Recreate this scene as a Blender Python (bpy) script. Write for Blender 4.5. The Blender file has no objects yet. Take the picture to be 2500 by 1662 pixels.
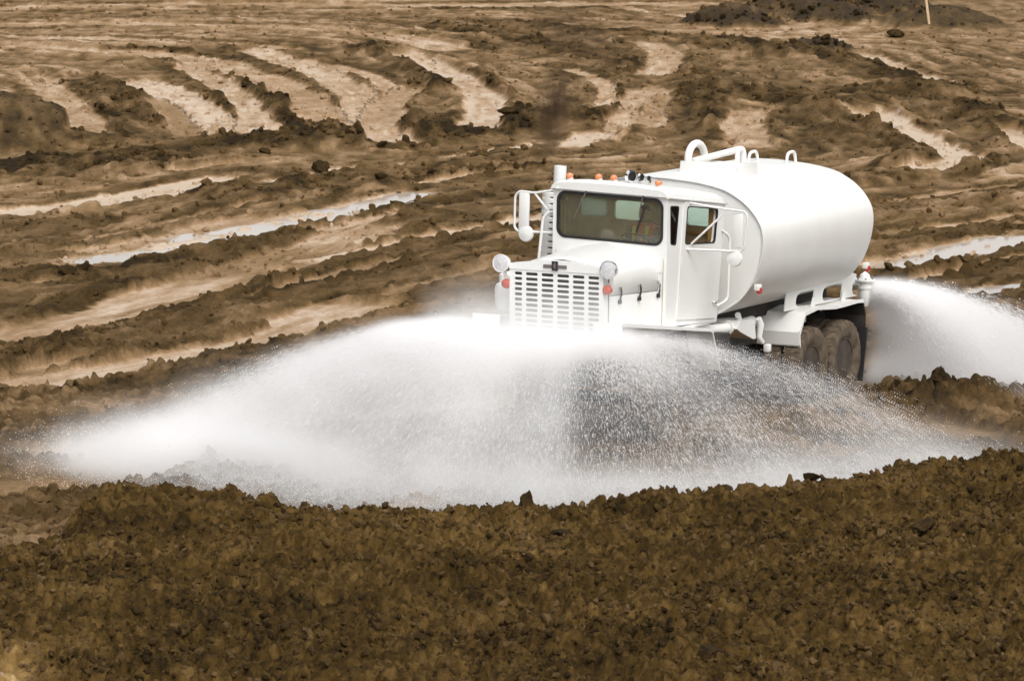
import bpy, bmesh, math, random
import numpy as np
from mathutils import Vector, Matrix
from mathutils.geometry import tessellate_polygon

random.seed(7)
rng = np.random.default_rng(11)
S = bpy.context.scene
COL = S.collection

# ------------------------------------------------------------------ camera, sky, sun, exposure
CAM_H, PITCH, ROLL, LENS = 7.823, 0.12185, 0.00387, 119.63
cam_d = bpy.data.cameras.new('camera')
cam = bpy.data.objects.new('camera', cam_d)
COL.objects.link(cam)
cam_d.sensor_width = 36.0
cam_d.lens = LENS
cam_d.clip_start, cam_d.clip_end = 0.5, 5000.0
fw = Vector((0, math.cos(PITCH), -math.sin(PITCH)))
ri0 = Vector((1, 0, 0)); up0 = ri0.cross(fw)
ri = ri0 * math.cos(ROLL) + up0 * math.sin(ROLL)
up = -ri0 * math.sin(ROLL) + up0 * math.cos(ROLL)
m = Matrix((ri, up, -fw)).transposed().to_4x4()
m.translation = (0, 0, CAM_H)
cam.matrix_world = m
cam_d.dof.use_dof = True
cam_d.dof.focus_distance = 51.5
cam_d.dof.aperture_fstop = 6.3
S.camera = cam

SUN_EL, SUN_AZ = math.radians(50), math.radians(162)     # azimuth clockwise from +Y (the view direction)
W = bpy.data.worlds.new('World'); S.world = W; W.use_nodes = True
nt = W.node_tree; nt.nodes.clear()
sky = nt.nodes.new('ShaderNodeTexSky'); sky.sky_type = 'NISHITA'; sky.sun_disc = False
sky.sun_elevation = SUN_EL; sky.sun_rotation = SUN_AZ
sky.air_density = 1.0; sky.dust_density = 4.0; sky.ozone_density = 1.0
hs = nt.nodes.new('ShaderNodeHueSaturation'); hs.inputs['Saturation'].default_value = 0.12
bg = nt.nodes.new('ShaderNodeBackground'); bg.inputs['Strength'].default_value = 0.13
wo = nt.nodes.new('ShaderNodeOutputWorld')
nt.links.new(sky.outputs[0], hs.inputs['Color']); nt.links.new(hs.outputs[0], bg.inputs['Color'])
nt.links.new(bg.outputs[0], wo.inputs['Surface'])
sl = bpy.data.lights.new('sun', 'SUN'); sl.energy = 1.0; sl.angle = math.radians(28); sl.color = (1.0, 0.96, 0.9)
sun = bpy.data.objects.new('sun', sl); COL.objects.link(sun)
sd = Vector((math.sin(SUN_AZ) * math.cos(SUN_EL), math.cos(SUN_AZ) * math.cos(SUN_EL), math.sin(SUN_EL)))
sun.rotation_euler = (-sd).to_track_quat('-Z', 'Y').to_euler()
sun.location = (0, 0, 60)

S.view_settings.view_transform = 'Standard'; S.view_settings.look = 'None'
S.view_settings.gamma = 1.0; S.view_settings.use_curve_mapping = False
S.view_settings.exposure = 0.50
S.render.engine = 'CYCLES'
S.cycles.use_denoising = True
S.cycles.max_bounces = 20; S.cycles.diffuse_bounces = 5; S.cycles.glossy_bounces = 4
S.cycles.transmission_bounces = 6; S.cycles.transparent_max_bounces = 12; S.cycles.volume_bounces = 14

# ------------------------------------------------------------------ materials
def nmat(name):
    M = bpy.data.materials.new(name); M.use_nodes = True
    n = M.node_tree.nodes; l = M.node_tree.links
    return M, n, l, n['Principled BSDF']

def simple(name, col, rough=0.5, metal=0.0, var=0.08, scale=6.0, bump=0.0, coat=0.0):
    M, n, l, p = nmat(name)
    tc = n.new('ShaderNodeTexCoord')
    nz = n.new('ShaderNodeTexNoise'); nz.inputs['Scale'].default_value = scale; nz.inputs['Detail'].default_value = 5
    l.new(tc.outputs['Object'], nz.inputs['Vector'])
    cr = n.new('ShaderNodeValToRGB')
    cr.color_ramp.elements[0].position = 0.3; cr.color_ramp.elements[1].position = 0.75
    cr.color_ramp.elements[0].color = tuple(c * (1 - var) for c in col) + (1,)
    cr.color_ramp.elements[1].color = tuple(min(1, c * (1 + var * .5)) for c in col) + (1,)
    l.new(nz.outputs['Fac'], cr.inputs[0]); l.new(cr.outputs[0], p.inputs['Base Color'])
    p.inputs['Roughness'].default_value = rough; p.inputs['Metallic'].default_value = metal
    if coat: p.inputs['Coat Weight'].default_value = coat; p.inputs['Coat Roughness'].default_value = 0.08
    if bump:
        b = n.new('ShaderNodeBump'); b.inputs['Strength'].default_value = bump; b.inputs['Distance'].default_value = 0.01
        l.new(nz.outputs['Fac'], b.inputs['Height']); l.new(b.outputs[0], p.inputs['Normal'])
    return M

def white_paint():
    M, n, l, p = nmat('white_paint')
    tc = n.new('ShaderNodeTexCoord')
    nz = n.new('ShaderNodeTexNoise'); nz.inputs['Scale'].default_value = 1.1; nz.inputs['Detail'].default_value = 8
    l.new(tc.outputs['Object'], nz.inputs['Vector'])
    cr = n.new('ShaderNodeValToRGB')
    cr.color_ramp.elements[0].position = 0.30; cr.color_ramp.elements[0].color = (0.80, 0.80, 0.785, 1)
    cr.color_ramp.elements[1].position = 0.80; cr.color_ramp.elements[1].color = (0.73, 0.72, 0.685, 1)
    l.new(nz.outputs['Fac'], cr.inputs[0]); l.new(cr.outputs[0], p.inputs['Base Color'])
    p.inputs['Roughness'].default_value = 0.42; p.inputs['Specular IOR Level'].default_value = 0.35
    p.inputs['Coat Weight'].default_value = 0.12; p.inputs['Coat Roughness'].default_value = 0.15
    return M

PAINT = white_paint()
CHROME = simple('chrome', (0.75, 0.75, 0.75), 0.12, 1.0, 0.05)
BLACK = simple('black_rubber', (0.018, 0.017, 0.018), 0.6, 0, 0.3)
DARK = simple('dark_underbody', (0.035, 0.03, 0.026), 0.8, 0, 0.5, 4)
RUST = simple('sooty_steel', (0.05, 0.035, 0.028), 0.8, 0.2, 0.4, 9)
TRIM = simple('brown_cab_trim', (0.48, 0.35, 0.17), 0.7, 0, 0.25, 5)
WOOD = simple('tan_cab_trim', (0.40, 0.24, 0.08), 0.6, 0, 0.25, 5)
DASH = simple('grey_dash', (0.34, 0.35, 0.33), 0.6, 0, 0.15, 5)
TYRE = simple('muddy_rubber', (0.125, 0.092, 0.060), 0.9, 0, 0.55, 7, 0.6)
RIM = simple('muddy_rim', (0.075, 0.058, 0.043), 0.8, 0, 0.45, 6, 0.3)
AMBER = simple('amber_lens', (0.82, 0.27, 0.10), 0.25, 0, 0.1, 30, 0, 0.6)
ORANGE = simple('orange_lens', (0.47, 0.045, 0.012), 0.22, 0, 0.15, 30, 0, 0.7)
RED = simple('red_lens', (0.50, 0.03, 0.03), 0.25, 0, 0.15, 30, 0, 0.5)
VEST = simple('orange_vest', (0.55, 0.11, 0.045), 0.8, 0, 0.15, 14)
STRIPE = simple('yellow_stripe', (0.75, 0.75, 0.06), 0.7, 0, 0.1, 14)
SKIN = simple('skin', (0.42, 0.25, 0.17), 0.6, 0, 0.1, 12)
CLOTH = simple('navy_cloth', (0.03, 0.04, 0.08), 0.85, 0, 0.2, 14)
HAIR = simple('dark_hair', (0.03, 0.02, 0.015), 0.7, 0, 0.2, 30)
GREYBAR = simple('badge_grey', (0.17, 0.145, 0.135), 0.45, 0.1, 0.25, 40)
BADGE = simple('badge_dark', (0.03, 0.022, 0.035), 0.4, 0, 0.2, 40)
STAKEW = simple('raw_pine', (0.62, 0.47, 0.28), 0.8, 0, 0.2, 12, 0.3)

def glass(name, tint, refl=1.0, milk=0.0, milkcol=(0.6, 0.72, 0.68), front=0.25):
    M, n, l, p = nmat(name)
    n.remove(p)
    out = n['Material Output']
    tr = n.new('ShaderNodeBsdfTransparent'); tr.inputs[0].default_value = tint + (1,)
    gl = n.new('ShaderNodeBsdfGlossy'); gl.inputs['Roughness'].default_value = 0.03
    fr = n.new('ShaderNodeFresnel'); fr.inputs['IOR'].default_value = 1.5
    mx = n.new('ShaderNodeMixShader')
    mul = n.new('ShaderNodeMath'); mul.operation = 'MULTIPLY'; mul.inputs[1].default_value = refl
    l.new(fr.outputs[0], mul.inputs[0]); l.new(mul.outputs[0], mx.inputs[0])
    l.new(tr.outputs[0], mx.inputs[1]); l.new(gl.outputs[0], mx.inputs[2])
    last = mx
    if milk:
        tl = n.new('ShaderNodeBsdfTranslucent'); tl.inputs[0].default_value = milkcol + (1,)
        df = n.new('ShaderNodeBsdfDiffuse'); df.inputs[0].default_value = milkcol + (1,)
        ad = n.new('ShaderNodeMixShader'); ad.inputs[0].default_value = front
        l.new(tl.outputs[0], ad.inputs[1]); l.new(df.outputs[0], ad.inputs[2])
        nz = n.new('ShaderNodeTexNoise'); nz.inputs['Scale'].default_value = 5
        mr = n.new('ShaderNodeMapRange'); mr.inputs[3].default_value = milk - 0.06; mr.inputs[4].default_value = min(1, milk + 0.06)
        l.new(nz.outputs['Fac'], mr.inputs[0])
        m2 = n.new('ShaderNodeMixShader'); l.new(mr.outputs[0], m2.inputs[0])
        l.new(mx.outputs[0], m2.inputs[1]); l.new(ad.outputs[0], m2.inputs[2])
        last = m2
    l.new(last.outputs[0], out.inputs['Surface'])
    return M
WGLASS = glass('windshield_glass', (0.96, 0.98, 0.94), 1.0, 0.13, (0.55, 0.51, 0.36), 0.85)  # olive veil in the glass colour stands in for a brighter cab interior
SGLASS = glass('side_glass', (0.75, 0.8, 0.78))
MILKGLASS = glass('pale_side_glass', (0.8, 0.9, 0.86), 1.0, 0.88, (0.72, 0.86, 0.80))  # far door pane, mostly covered by a pale green veil
LENS_G = simple('fluted_lens', (0.66, 0.65, 0.665), 0.12, 0, 0.22, 22, 0.25, 0.5)
REFL = simple('lamp_reflector', (0.92, 0.90, 0.91), 0.16, 1.0, 0.04)

# ------------------------------------------------------------------ mesh helpers
def link(name, me, mat, parent=None, smooth=True, ang=35):
    if mat: me.materials.append(mat)
    if smooth:
        me.shade_smooth(); me.set_sharp_from_angle(angle=math.radians(ang))
    o = bpy.data.objects.new(name, me); COL.objects.link(o)
    if parent: o.parent = parent
    return o

def mk(name, V, F, mat, parent=None, smooth=True, ang=35):
    me = bpy.data.meshes.new(name)
    me.from_pydata([tuple(map(float, v)) for v in V], [], F)
    bm = bmesh.new(); bm.from_mesh(me)
    bmesh.ops.recalc_face_normals(bm, faces=bm.faces); bm.to_mesh(me); bm.free()
    return link(name, me, mat, parent, smooth, ang)

def bmobj(name, bm, mat, parent=None, smooth=True, ang=35, xf=None):
    if xf:
        for v in bm.verts: v.co = Vector(xf([v.co])[0])
    bmesh.ops.recalc_face_normals(bm, faces=bm.faces)
    me = bpy.data.meshes.new(name); bm.to_mesh(me); bm.free()
    return link(name, me, mat, parent, smooth, ang)

def bbox(bm, x0, x1, y0, y1, z0, z1, bev=0.0, seg=2):
    vs = [bm.verts.new((x, y, z)) for x in (x0, x1) for y in (y0, y1) for z in (z0, z1)]
    fs = [bm.faces.new([vs[i] for i in q]) for q in ((0, 1, 3, 2), (4, 6, 7, 5), (0, 4, 5, 1), (2, 3, 7, 6), (0, 2, 6, 4), (1, 5, 7, 3))]
    if bev:
        es = set(e for f in fs for e in f.edges)
        bmesh.ops.bevel(bm, geom=list(es), offset=bev, segments=seg, affect='EDGES', profile=0.5)

def box(name, x0, x1, y0, y1, z0, z1, mat, parent, bev=0.01, xf=None):
    bm = bmesh.new(); bbox(bm, x0, x1, y0, y1, z0, z1, bev)
    return bmobj(name, bm, mat, parent, xf=xf)

def fillet(P, r, n=5):
    P = [np.array(p, float) for p in P]; out = [P[0]]
    for a, b, c in zip(P, P[1:], P[2:]):
        d1 = (a - b) / np.linalg.norm(a - b); d2 = (c - b) / np.linalg.norm(c - b)
        k = min(r, np.linalg.norm(a - b) * .45, np.linalg.norm(c - b) * .45)
        for i in range(n + 1):
            t = i / n
            out.append((1 - t) ** 2 * (b + d1 * k) + 2 * t * (1 - t) * b + t * t * (b + d2 * k))
    out.append(P[-1]); return out

def tube_vf(P, r, n=10):
    P = [np.array(p, float) for p in P]; V = []; F = []
    t0 = P[1] - P[0]; t0 /= np.linalg.norm(t0)
    a = np.cross(t0, [0, 0, 1.0])
    if np.linalg.norm(a) < .1: a = np.cross(t0, [0, 1.0, 0])
    a /= np.linalg.norm(a)
    for i, p in enumerate(P):
        t = (P[min(i + 1, len(P) - 1)] - P[max(i - 1, 0)]); t /= np.linalg.norm(t)
        a = a - t * a.dot(t); a /= np.linalg.norm(a); b = np.cross(t, a)
        rr = r[i] if hasattr(r, '__len__') else r
        for k in range(n):
            th = 2 * math.pi * k / n
            V.append(p + rr * (math.cos(th) * a + math.sin(th) * b))
    for i in range(len(P) - 1):
        for k in range(n):
            F.append((i * n + k, i * n + (k + 1) % n, (i + 1) * n + (k + 1) % n, (i + 1) * n + k))
    F.append(tuple(range(n - 1, -1, -1))); F.append(tuple((len(P) - 1) * n + k for k in range(n)))
    return V, F

def join_vf(parts):
    V = []; F = []
    for v, f in parts:
        k = len(V); V += list(v); F += [tuple(i + k for i in q) for q in f]
    return V, F

def tube(name, P, r, mat, parent, n=10, fil=0.0, xf=None):
    if fil: P = fillet(P, fil)
    V, F = tube_vf(P, r, n)
    if xf: V = xf(V)
    return mk(name, V, F, mat, parent, ang=50)

def lathe_vf(prof, n=24, closed=False):
    """profile of (axial, radius) about the local Z axis"""
    V = []; F = []
    for a, r in prof:
        for k in range(n):
            th = 2 * math.pi * k / n
            V.append((r * math.cos(th), r * math.sin(th), a))
    m_ = len(prof)
    for i in range(m_ if closed else m_ - 1):
        j = (i + 1) % m_
        for k in range(n):
            F.append((i * n + k, i * n + (k + 1) % n, j * n + (k + 1) % n, j * n + k))
    if not closed:
        if prof[0][1] > 1e-6: F.append(tuple(range(n - 1, -1, -1)))
        if prof[-1][1] > 1e-6: F.append(tuple((m_ - 1) * n + k for k in range(n)))
    return V, F

def orient(V, axis, origin):
    q = Vector((0, 0, 1)).rotation_difference(Vector(axis).normalized())
    return [tuple(q @ Vector(v) + Vector(origin)) for v in V]

def lathe(name, prof, axis, origin, mat, parent, n=24, closed=False, xf=None, ang=35):
    V, F = lathe_vf(prof, n, closed); V = orient(V, axis, origin)
    if xf: V = xf(V)
    return mk(name, V, F, mat, parent, ang=ang)

def rrect(x0, x1, z0, z1, r, n=5):
    out = []
    for cx, cz, a0 in ((x1 - r, z1 - r, 0), (x0 + r, z1 - r, 90), (x0 + r, z0 + r, 180), (x1 - r, z0 + r, 270)):
        for i in range(n + 1):
            a = math.radians(a0 + 90 * i / n); out.append((cx + r * math.cos(a), cz + r * math.sin(a)))
    return out

def round_poly(P, r, n=4):
    P = [np.array(p, float) for p in P]; out = []
    for i in range(len(P)):
        a, b, c = P[i - 1], P[i], P[(i + 1) % len(P)]
        d1 = (a - b); d2 = (c - b); k = min(r, np.linalg.norm(d1) * .45, np.linalg.norm(d2) * .45)
        d1 = d1 / np.linalg.norm(d1); d2 = d2 / np.linalg.norm(d2)
        for j in range(n + 1):
            t = j / n; q = (1 - t) ** 2 * (b + d1 * k) + 2 * t * (1 - t) * b + t * t * (b + d2 * k)
            out.append((q[0], q[1]))
    return out

def plate_vf(outer, holes, mapf, t):
    """flat sheet with holes; mapf(u, v, w) places it, w runs 0..t through the thickness"""
    loops = [outer] + list(holes)
    tri = tessellate_polygon([[Vector((u, v, 0)) for u, v in L] for L in loops])
    pts = [p for L in loops for p in L]; N = len(pts)
    V = [mapf(u, v, 0) for u, v in pts] + [mapf(u, v, t) for u, v in pts]
    F = [tuple(x) for x in tri] + [tuple(i + N for i in reversed(x)) for x in tri]
    k = 0
    for L in loops:
        for i in range(len(L)):
            a, b = k + i, k + (i + 1) % len(L); F.append((a, b, b + N, a + N))
        k += len(L)
    return V, F

def plate(name, outer, holes, mapf, t, mat, parent, xf=None):
    V, F = plate_vf(outer, holes, mapf, t)
    if xf: V = xf(V)
    return mk(name, V, F, mat, parent, ang=30)

def loft_vf(secs, cap=True, closed=True):
    n = len(secs[0]); V = [p for s in secs for p in s]; F = []
    for i in range(len(secs) - 1):
        for k in range(n if closed else n - 1):
            F.append((i * n + k, i * n + (k + 1) % n, (i + 1) * n + (k + 1) % n, (i + 1) * n + k))
    if cap: F.append(tuple(range(n - 1, -1, -1))); F.append(tuple((len(secs) - 1) * n + k for k in range(n)))
    return V, F

def tag(o, label=None, cat=None, group=None, kind=None):
    if label: o['label'] = label
    if cat: o['category'] = cat
    if group: o['group'] = group
    if kind: o['kind'] = kind
    return o

def empty(name, parent=None, loc=(0, 0, 0)):
    o = bpy.data.objects.new(name, None); COL.objects.link(o); o.location = loc
    if parent: o.parent = parent
    return o

# ------------------------------------------------------------------ noise
def h2(ix, iy, s):
    ix = ix.astype(np.int64) & 0xFFFFFFFF; iy = iy.astype(np.int64) & 0xFFFFFFFF
    n = (ix * 374761393 + iy * 668265263 + s * 2147483647) & 0xFFFFFFFF
    n = ((n ^ (n >> 13)) * 1274126177) & 0xFFFFFFFF
    n = ((n ^ (n >> 16)) * 2246822519) & 0xFFFFFFFF
    return ((n ^ (n >> 15)) & 0xFFFFFF) / float(0xFFFFFF)

def vnoise(x, y, s=0):
    ix = np.floor(x); iy = np.floor(y); fx = x - ix; fy = y - iy
    fx = fx * fx * (3 - 2 * fx); fy = fy * fy * (3 - 2 * fy)
    a = h2(ix, iy, s); b = h2(ix + 1, iy, s); c = h2(ix, iy + 1, s); d = h2(ix + 1, iy + 1, s)
    return (a + (b - a) * fx) * (1 - fy) + (c + (d - c) * fx) * fy - 0.5

def fbm(x, y, s=0, o=4):
    r = 0; a = 1.0
    for i in range(o):
        r = r + a * vnoise(x, y, s + i * 17); x = x * 2.03 + 3.1; y = y * 2.03 + 1.7; a *= .5
    return r

def lumps(x, y, s=0):
    """rounded clods: one dome per jittered cell, the highest dome wins"""
    ix = np.floor(x); iy = np.floor(y); best = np.zeros_like(x)
    for dx in (-1, 0, 1):
        for dy in (-1, 0, 1):
            cx = ix + dx; cy = iy + dy
            px = cx + h2(cx, cy, s); py = cy + h2(cx, cy, s + 5)
            rr = 0.35 + 0.5 * h2(cx, cy, s + 9); hh = 0.25 + 0.75 * h2(cx, cy, s + 13)
            d2 = ((x - px) ** 2 + (y - py) ** 2) / rr ** 2
            best = np.maximum(best, hh * np.sqrt(np.clip(1 - d2, 0, 1)))
    return best

def crumb(x, y, s=0, dry=False):
    """broken soil: angular chunks, each with its own height and tilt, split by narrow cracks"""
    ix = np.floor(x); iy = np.floor(y); f1 = np.full(x.shape, 9.); f2 = np.full(x.shape, 9.); hh = np.zeros_like(x); cc = np.zeros_like(x)
    for dx in (-1, 0, 1):
        for dy in (-1, 0, 1):
            cx = ix + dx; cy = iy + dy
            ex = x - cx - h2(cx, cy, s); ey = y - cy - h2(cx, cy, s + 5); d = np.hypot(ex, ey)
            r = h2(cx, cy, s + 9); v = .30 + .7 * r * r + (h2(cx, cy, s + 13) - .5) * 1.1 * ex + (h2(cx, cy, s + 19) - .5) * 1.1 * ey
            n1 = d < f1; f2 = np.where(n1, f1, np.minimum(f2, d)); hh = np.where(n1, v, hh); f1 = np.where(n1, d, f1)
            if dry: cc = np.where(n1, h2(cx, cy, s + 29) - .5, cc)
    e = np.clip((f2 - f1) * 3.2, 0, 1)
    if dry: return hh * e * (2 - e), cc
    return hh * e * (2 - e)

# ------------------------------------------------------------------ terrain
_yy = np.linspace(0, 2000, 20001)
_sl = 0.062 * np.clip((_yy - 66) / 34, 0, 1) * np.clip((205 - _yy) / 40, 0, 1)
_bb = np.concatenate([[0], np.cumsum((_sl[1:] + _sl[:-1]) * .05)])
def base(Y): return np.interp(Y, _yy, _bb)

FPX = LENS / 36.0 * 2359.0
def gp(px, py, z=None):
    """ground point met by the sight line through a place in the photograph measured 2359 wide"""
    x = (px - 1179.5) / FPX; y = (784 - py) / FPX
    d = fw + ri * x + up * y
    Y = np.linspace(20, 400, 7601); Z = CAM_H + d.z / d.y * Y
    tgt = base(Y) if z is None else np.full_like(Y, z)
    i = int(np.argmax(Z <= tgt)) if np.any(Z <= tgt) else len(Y) - 1
    return np.array([d.x / d.y * Y[i], Y[i]])

def line(pts, z=None): return np.array([gp(px, py, z) for px, py in pts])

def densify(P, step=0.8):
    out = [P[0]]
    # Catmull-Rom through the points
    Q = np.vstack([2 * P[0] - P[1], P, 2 * P[-1] - P[-2]])
    for i in range(1, len(Q) - 2):
        L = np.linalg.norm(Q[i + 1] - Q[i]); n = max(2, int(L / step))
        for k in range(1, n + 1):
            t = k / n
            out.append(.5 * (2 * Q[i] + (Q[i + 1] - Q[i - 1]) * t + (2 * Q[i - 1] - 5 * Q[i] + 4 * Q[i + 1] - Q[i + 2]) * t ** 2
                             + (-Q[i - 1] + 3 * Q[i] - 3 * Q[i + 1] + Q[i + 2]) * t ** 3))
    return np.array(out)

def polydist(X, Y, P, reach):
    """distance to a polyline, side (signed) and length along it; only near points are worked out"""
    D = np.full(X.shape, 1e9); A = np.zeros(X.shape)
    near = np.where((X > P[:, 0].min() - reach) & (X < P[:, 0].max() + reach) & (Y > P[:, 1].min() - reach) & (Y < P[:, 1].max() + reach))[0]
    if len(near) == 0: return D, A
    x = X[near]; y = Y[near]; dm = np.full(x.shape, 1e9); am = np.zeros(x.shape); s = 0.0
    for a, b in zip(P, P[1:]):
        ab = b - a; L = np.hypot(*ab)
        if L < 1e-6: continue
        t = np.clip(((x - a[0]) * ab[0] + (y - a[1]) * ab[1]) / L ** 2, 0, 1)
        d = np.hypot(x - a[0] - t * ab[0], y - a[1] - t * ab[1])
        k = d < dm; dm = np.where(k, d, dm); am = np.where(k, s + t * L, am); s += L
    D[near] = dm; A[near] = am
    return D, A

def sstep(a, b, x):
    t = np.clip((x - a) / (b - a), 0, 1); return t * t * (3 - 2 * t)

# tracks: (photo points, width m, tone, depth m, cleat marks)
TRACKS = [
    ([(-40, 800), (0, 787), (150, 745), (300, 705), (450, 660), (600, 615), (740, 575), (850, 522), (905, 505)], 2.0, .92, .16, .3),
    ([(-40, 910), (0, 902), (200, 865), (420, 825), (620, 780), (740, 735), (860, 690)], 1.7, .88, .15, .3),
    ([(560, 692), (700, 650), (800, 622), (900, 602), (1010, 585)], .5, .70, .10, .2),
    ([(100, 612), (280, 590), (420, 560), (600, 522), (760, 492), (880, 464), (1000, 436)], 1.8, .86, .20, .1),
    ([(120, 590), (250, 570), (400, 545), (520, 515), (640, 495)], 1.3, .62, .12, .3),
    ([(-40, 500), (0, 492), (120, 480), (250, 462), (400, 434), (500, 414), (560, 400)], 1.5, .92, .16, .3),
    ([(590, 432), (700, 405), (800, 390), (960, 376), (1100, 352), (1290, 330)], .8, .78, .13, .5),
    ([(690, 604), (850, 576), (950, 556), (1080, 530), (1200, 510), (1290, 494)], .95, .85, .14, .2),
    ([(-40, 665), (60, 655), (160, 640)], .8, .80, .10, .1),
    ([(200, 735), (360, 700), (520, 668), (640, 640)], .35, .66, .08, .2),
    ([(880, 690), (960, 660), (1060, 640), (1150, 610)], .6, .60, .08, .2),
    ([(0, 870), (120, 845), (240, 820)], .5, .66, .08, .2),
    ([(640, 545), (760, 525), (880, 500), (980, 480)], .4, .68, .08, .2),
    ([(900, 430), (1020, 415), (1150, 400), (1280, 390)], .5, .66, .08, .4),
    ([(0, 455), (140, 440), (260, 425)], .5, .55, .08, .3),
    ([(300, 410), (480, 385), (640, 372)], .4, .55, .08, .3),
    ([(2040, 545), (2200, 520), (2400, 490)], .5, .62, .08, .2),
    ([(2020, 470), (2150, 450), (2400, 420)], .6, .55, .08, .3),
    ([(430, 640), (520, 610), (640, 588), (720, 560)], .35, .62, .08, .2),
    ([(150, 560), (340, 520), (520, 480), (640, 455)], .35, .55, .08, .2),
    # the sprayed lane the truck runs in
    ([(-40, 1040), (200, 1050), (600, 1000), (1000, 950), (1500, 900), (1960, 880), (2200, 800), (2400, 740)], 1.6, .70, .10, .1),
    ([(-40, 1120), (100, 1110), (260, 1090)], 2.4, .74, .05, .1),
    ([(1900, 930), (2040, 960), (2200, 1010), (2400, 1020)], 1.4, .48, .08, .1),
    # right of the truck
    ([(2000, 622), (2120, 598), (2250, 570), (2400, 545)], 1.8, .92, .16, .1),
    ([(2060, 655), (2200, 625), (2300, 600), (2400, 585)], .5, .8, .08, .1),
    ([(2180, 694), (2290, 671), (2400, 648)], .9, .88, .12, .1),
    ([(1972, 258), (2040, 280), (2090, 305), (2140, 335), (2215, 368), (2170, 386), (2095, 404)], 1.5, .93, .16, .2),
    ([(2310, 290), (2350, 325), (2400, 350)], 1.0, .85, .14, .2),
    ([(1990, 120), (2090, 165), (2180, 195), (2265, 208)], 1.1, .72, .12, .6),
    ([(1475, 95), (1530, 120), (1520, 160), (1500, 180)], 2.2, .66, .10, 1),
    ([(1290, 150), (1370, 180), (1400, 215), (1380, 265)], 1.3, .68, .12, 1),
    ([(1530, 200), (1505, 250), (1500, 300)], 1.5, .62, .08, 1),
    ([(1480, 200), (1440, 270), (1400, 330)], 1.6, .66, .10, 1),
    ([(1730, 250), (1715, 300), (1740, 345)], 2.2, .62, .10, .6),
    ([(1300, 345), (1360, 315), (1400, 300)], 1.2, .80, .10, .3),
    ([(1400, 15), (1550, 35), (1700, 48)], 1.3, .72, .10, .2),
    # the slope at the back, tracks curling down towards us
    ([(60, 165), (140, 225), (190, 275), (215, 330)], 2.2, .60, .14, .5),
    ([(300, 182), (400, 222), (475, 268), (530, 315)], 3.0, .84, .16, .8),
    ([(420, 142), (530, 212), (580, 262), (610, 322)], 2.0, .76, .16, .6),
    ([(575, 112), (725, 165), (825, 225), (850, 282), (930, 345)], 2.6, .74, .20, .5),
    ([(725, 145), (850, 175), (930, 230)], 1.6, .70, .14, .8),
    ([(920, 118), (1025, 168), (1100, 212), (1118, 245), (1100, 310)], 2.4, .80, .20, .4),
    ([(-40, 100), (200, 118), (400, 130), (520, 155), (620, 190), (720, 240)], 3.0, .68, .12, .4),
    ([(-40, 56), (300, 58), (600, 62), (900, 85), (1060, 120)], 3.4, .72, .10, .2),
    ([(-40, 22), (400, 12), (850, 14), (1300, 12), (1700, 10)], 3.4, .70, .08, .2),
    ([(-40, 83), (250, 90), (500, 100), (700, 118)], 2.0, .70, .10, .3),
    ([(350, 225), (400, 270), (440, 320)], 1.0, .50, .10, .9),
    ([(950, 200), (900, 240), (880, 290)], 2.2, .62, .08, 1),
    ([(620, 180), (700, 230), (740, 290)], 2.4, .62, .08, 1),
]
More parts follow.
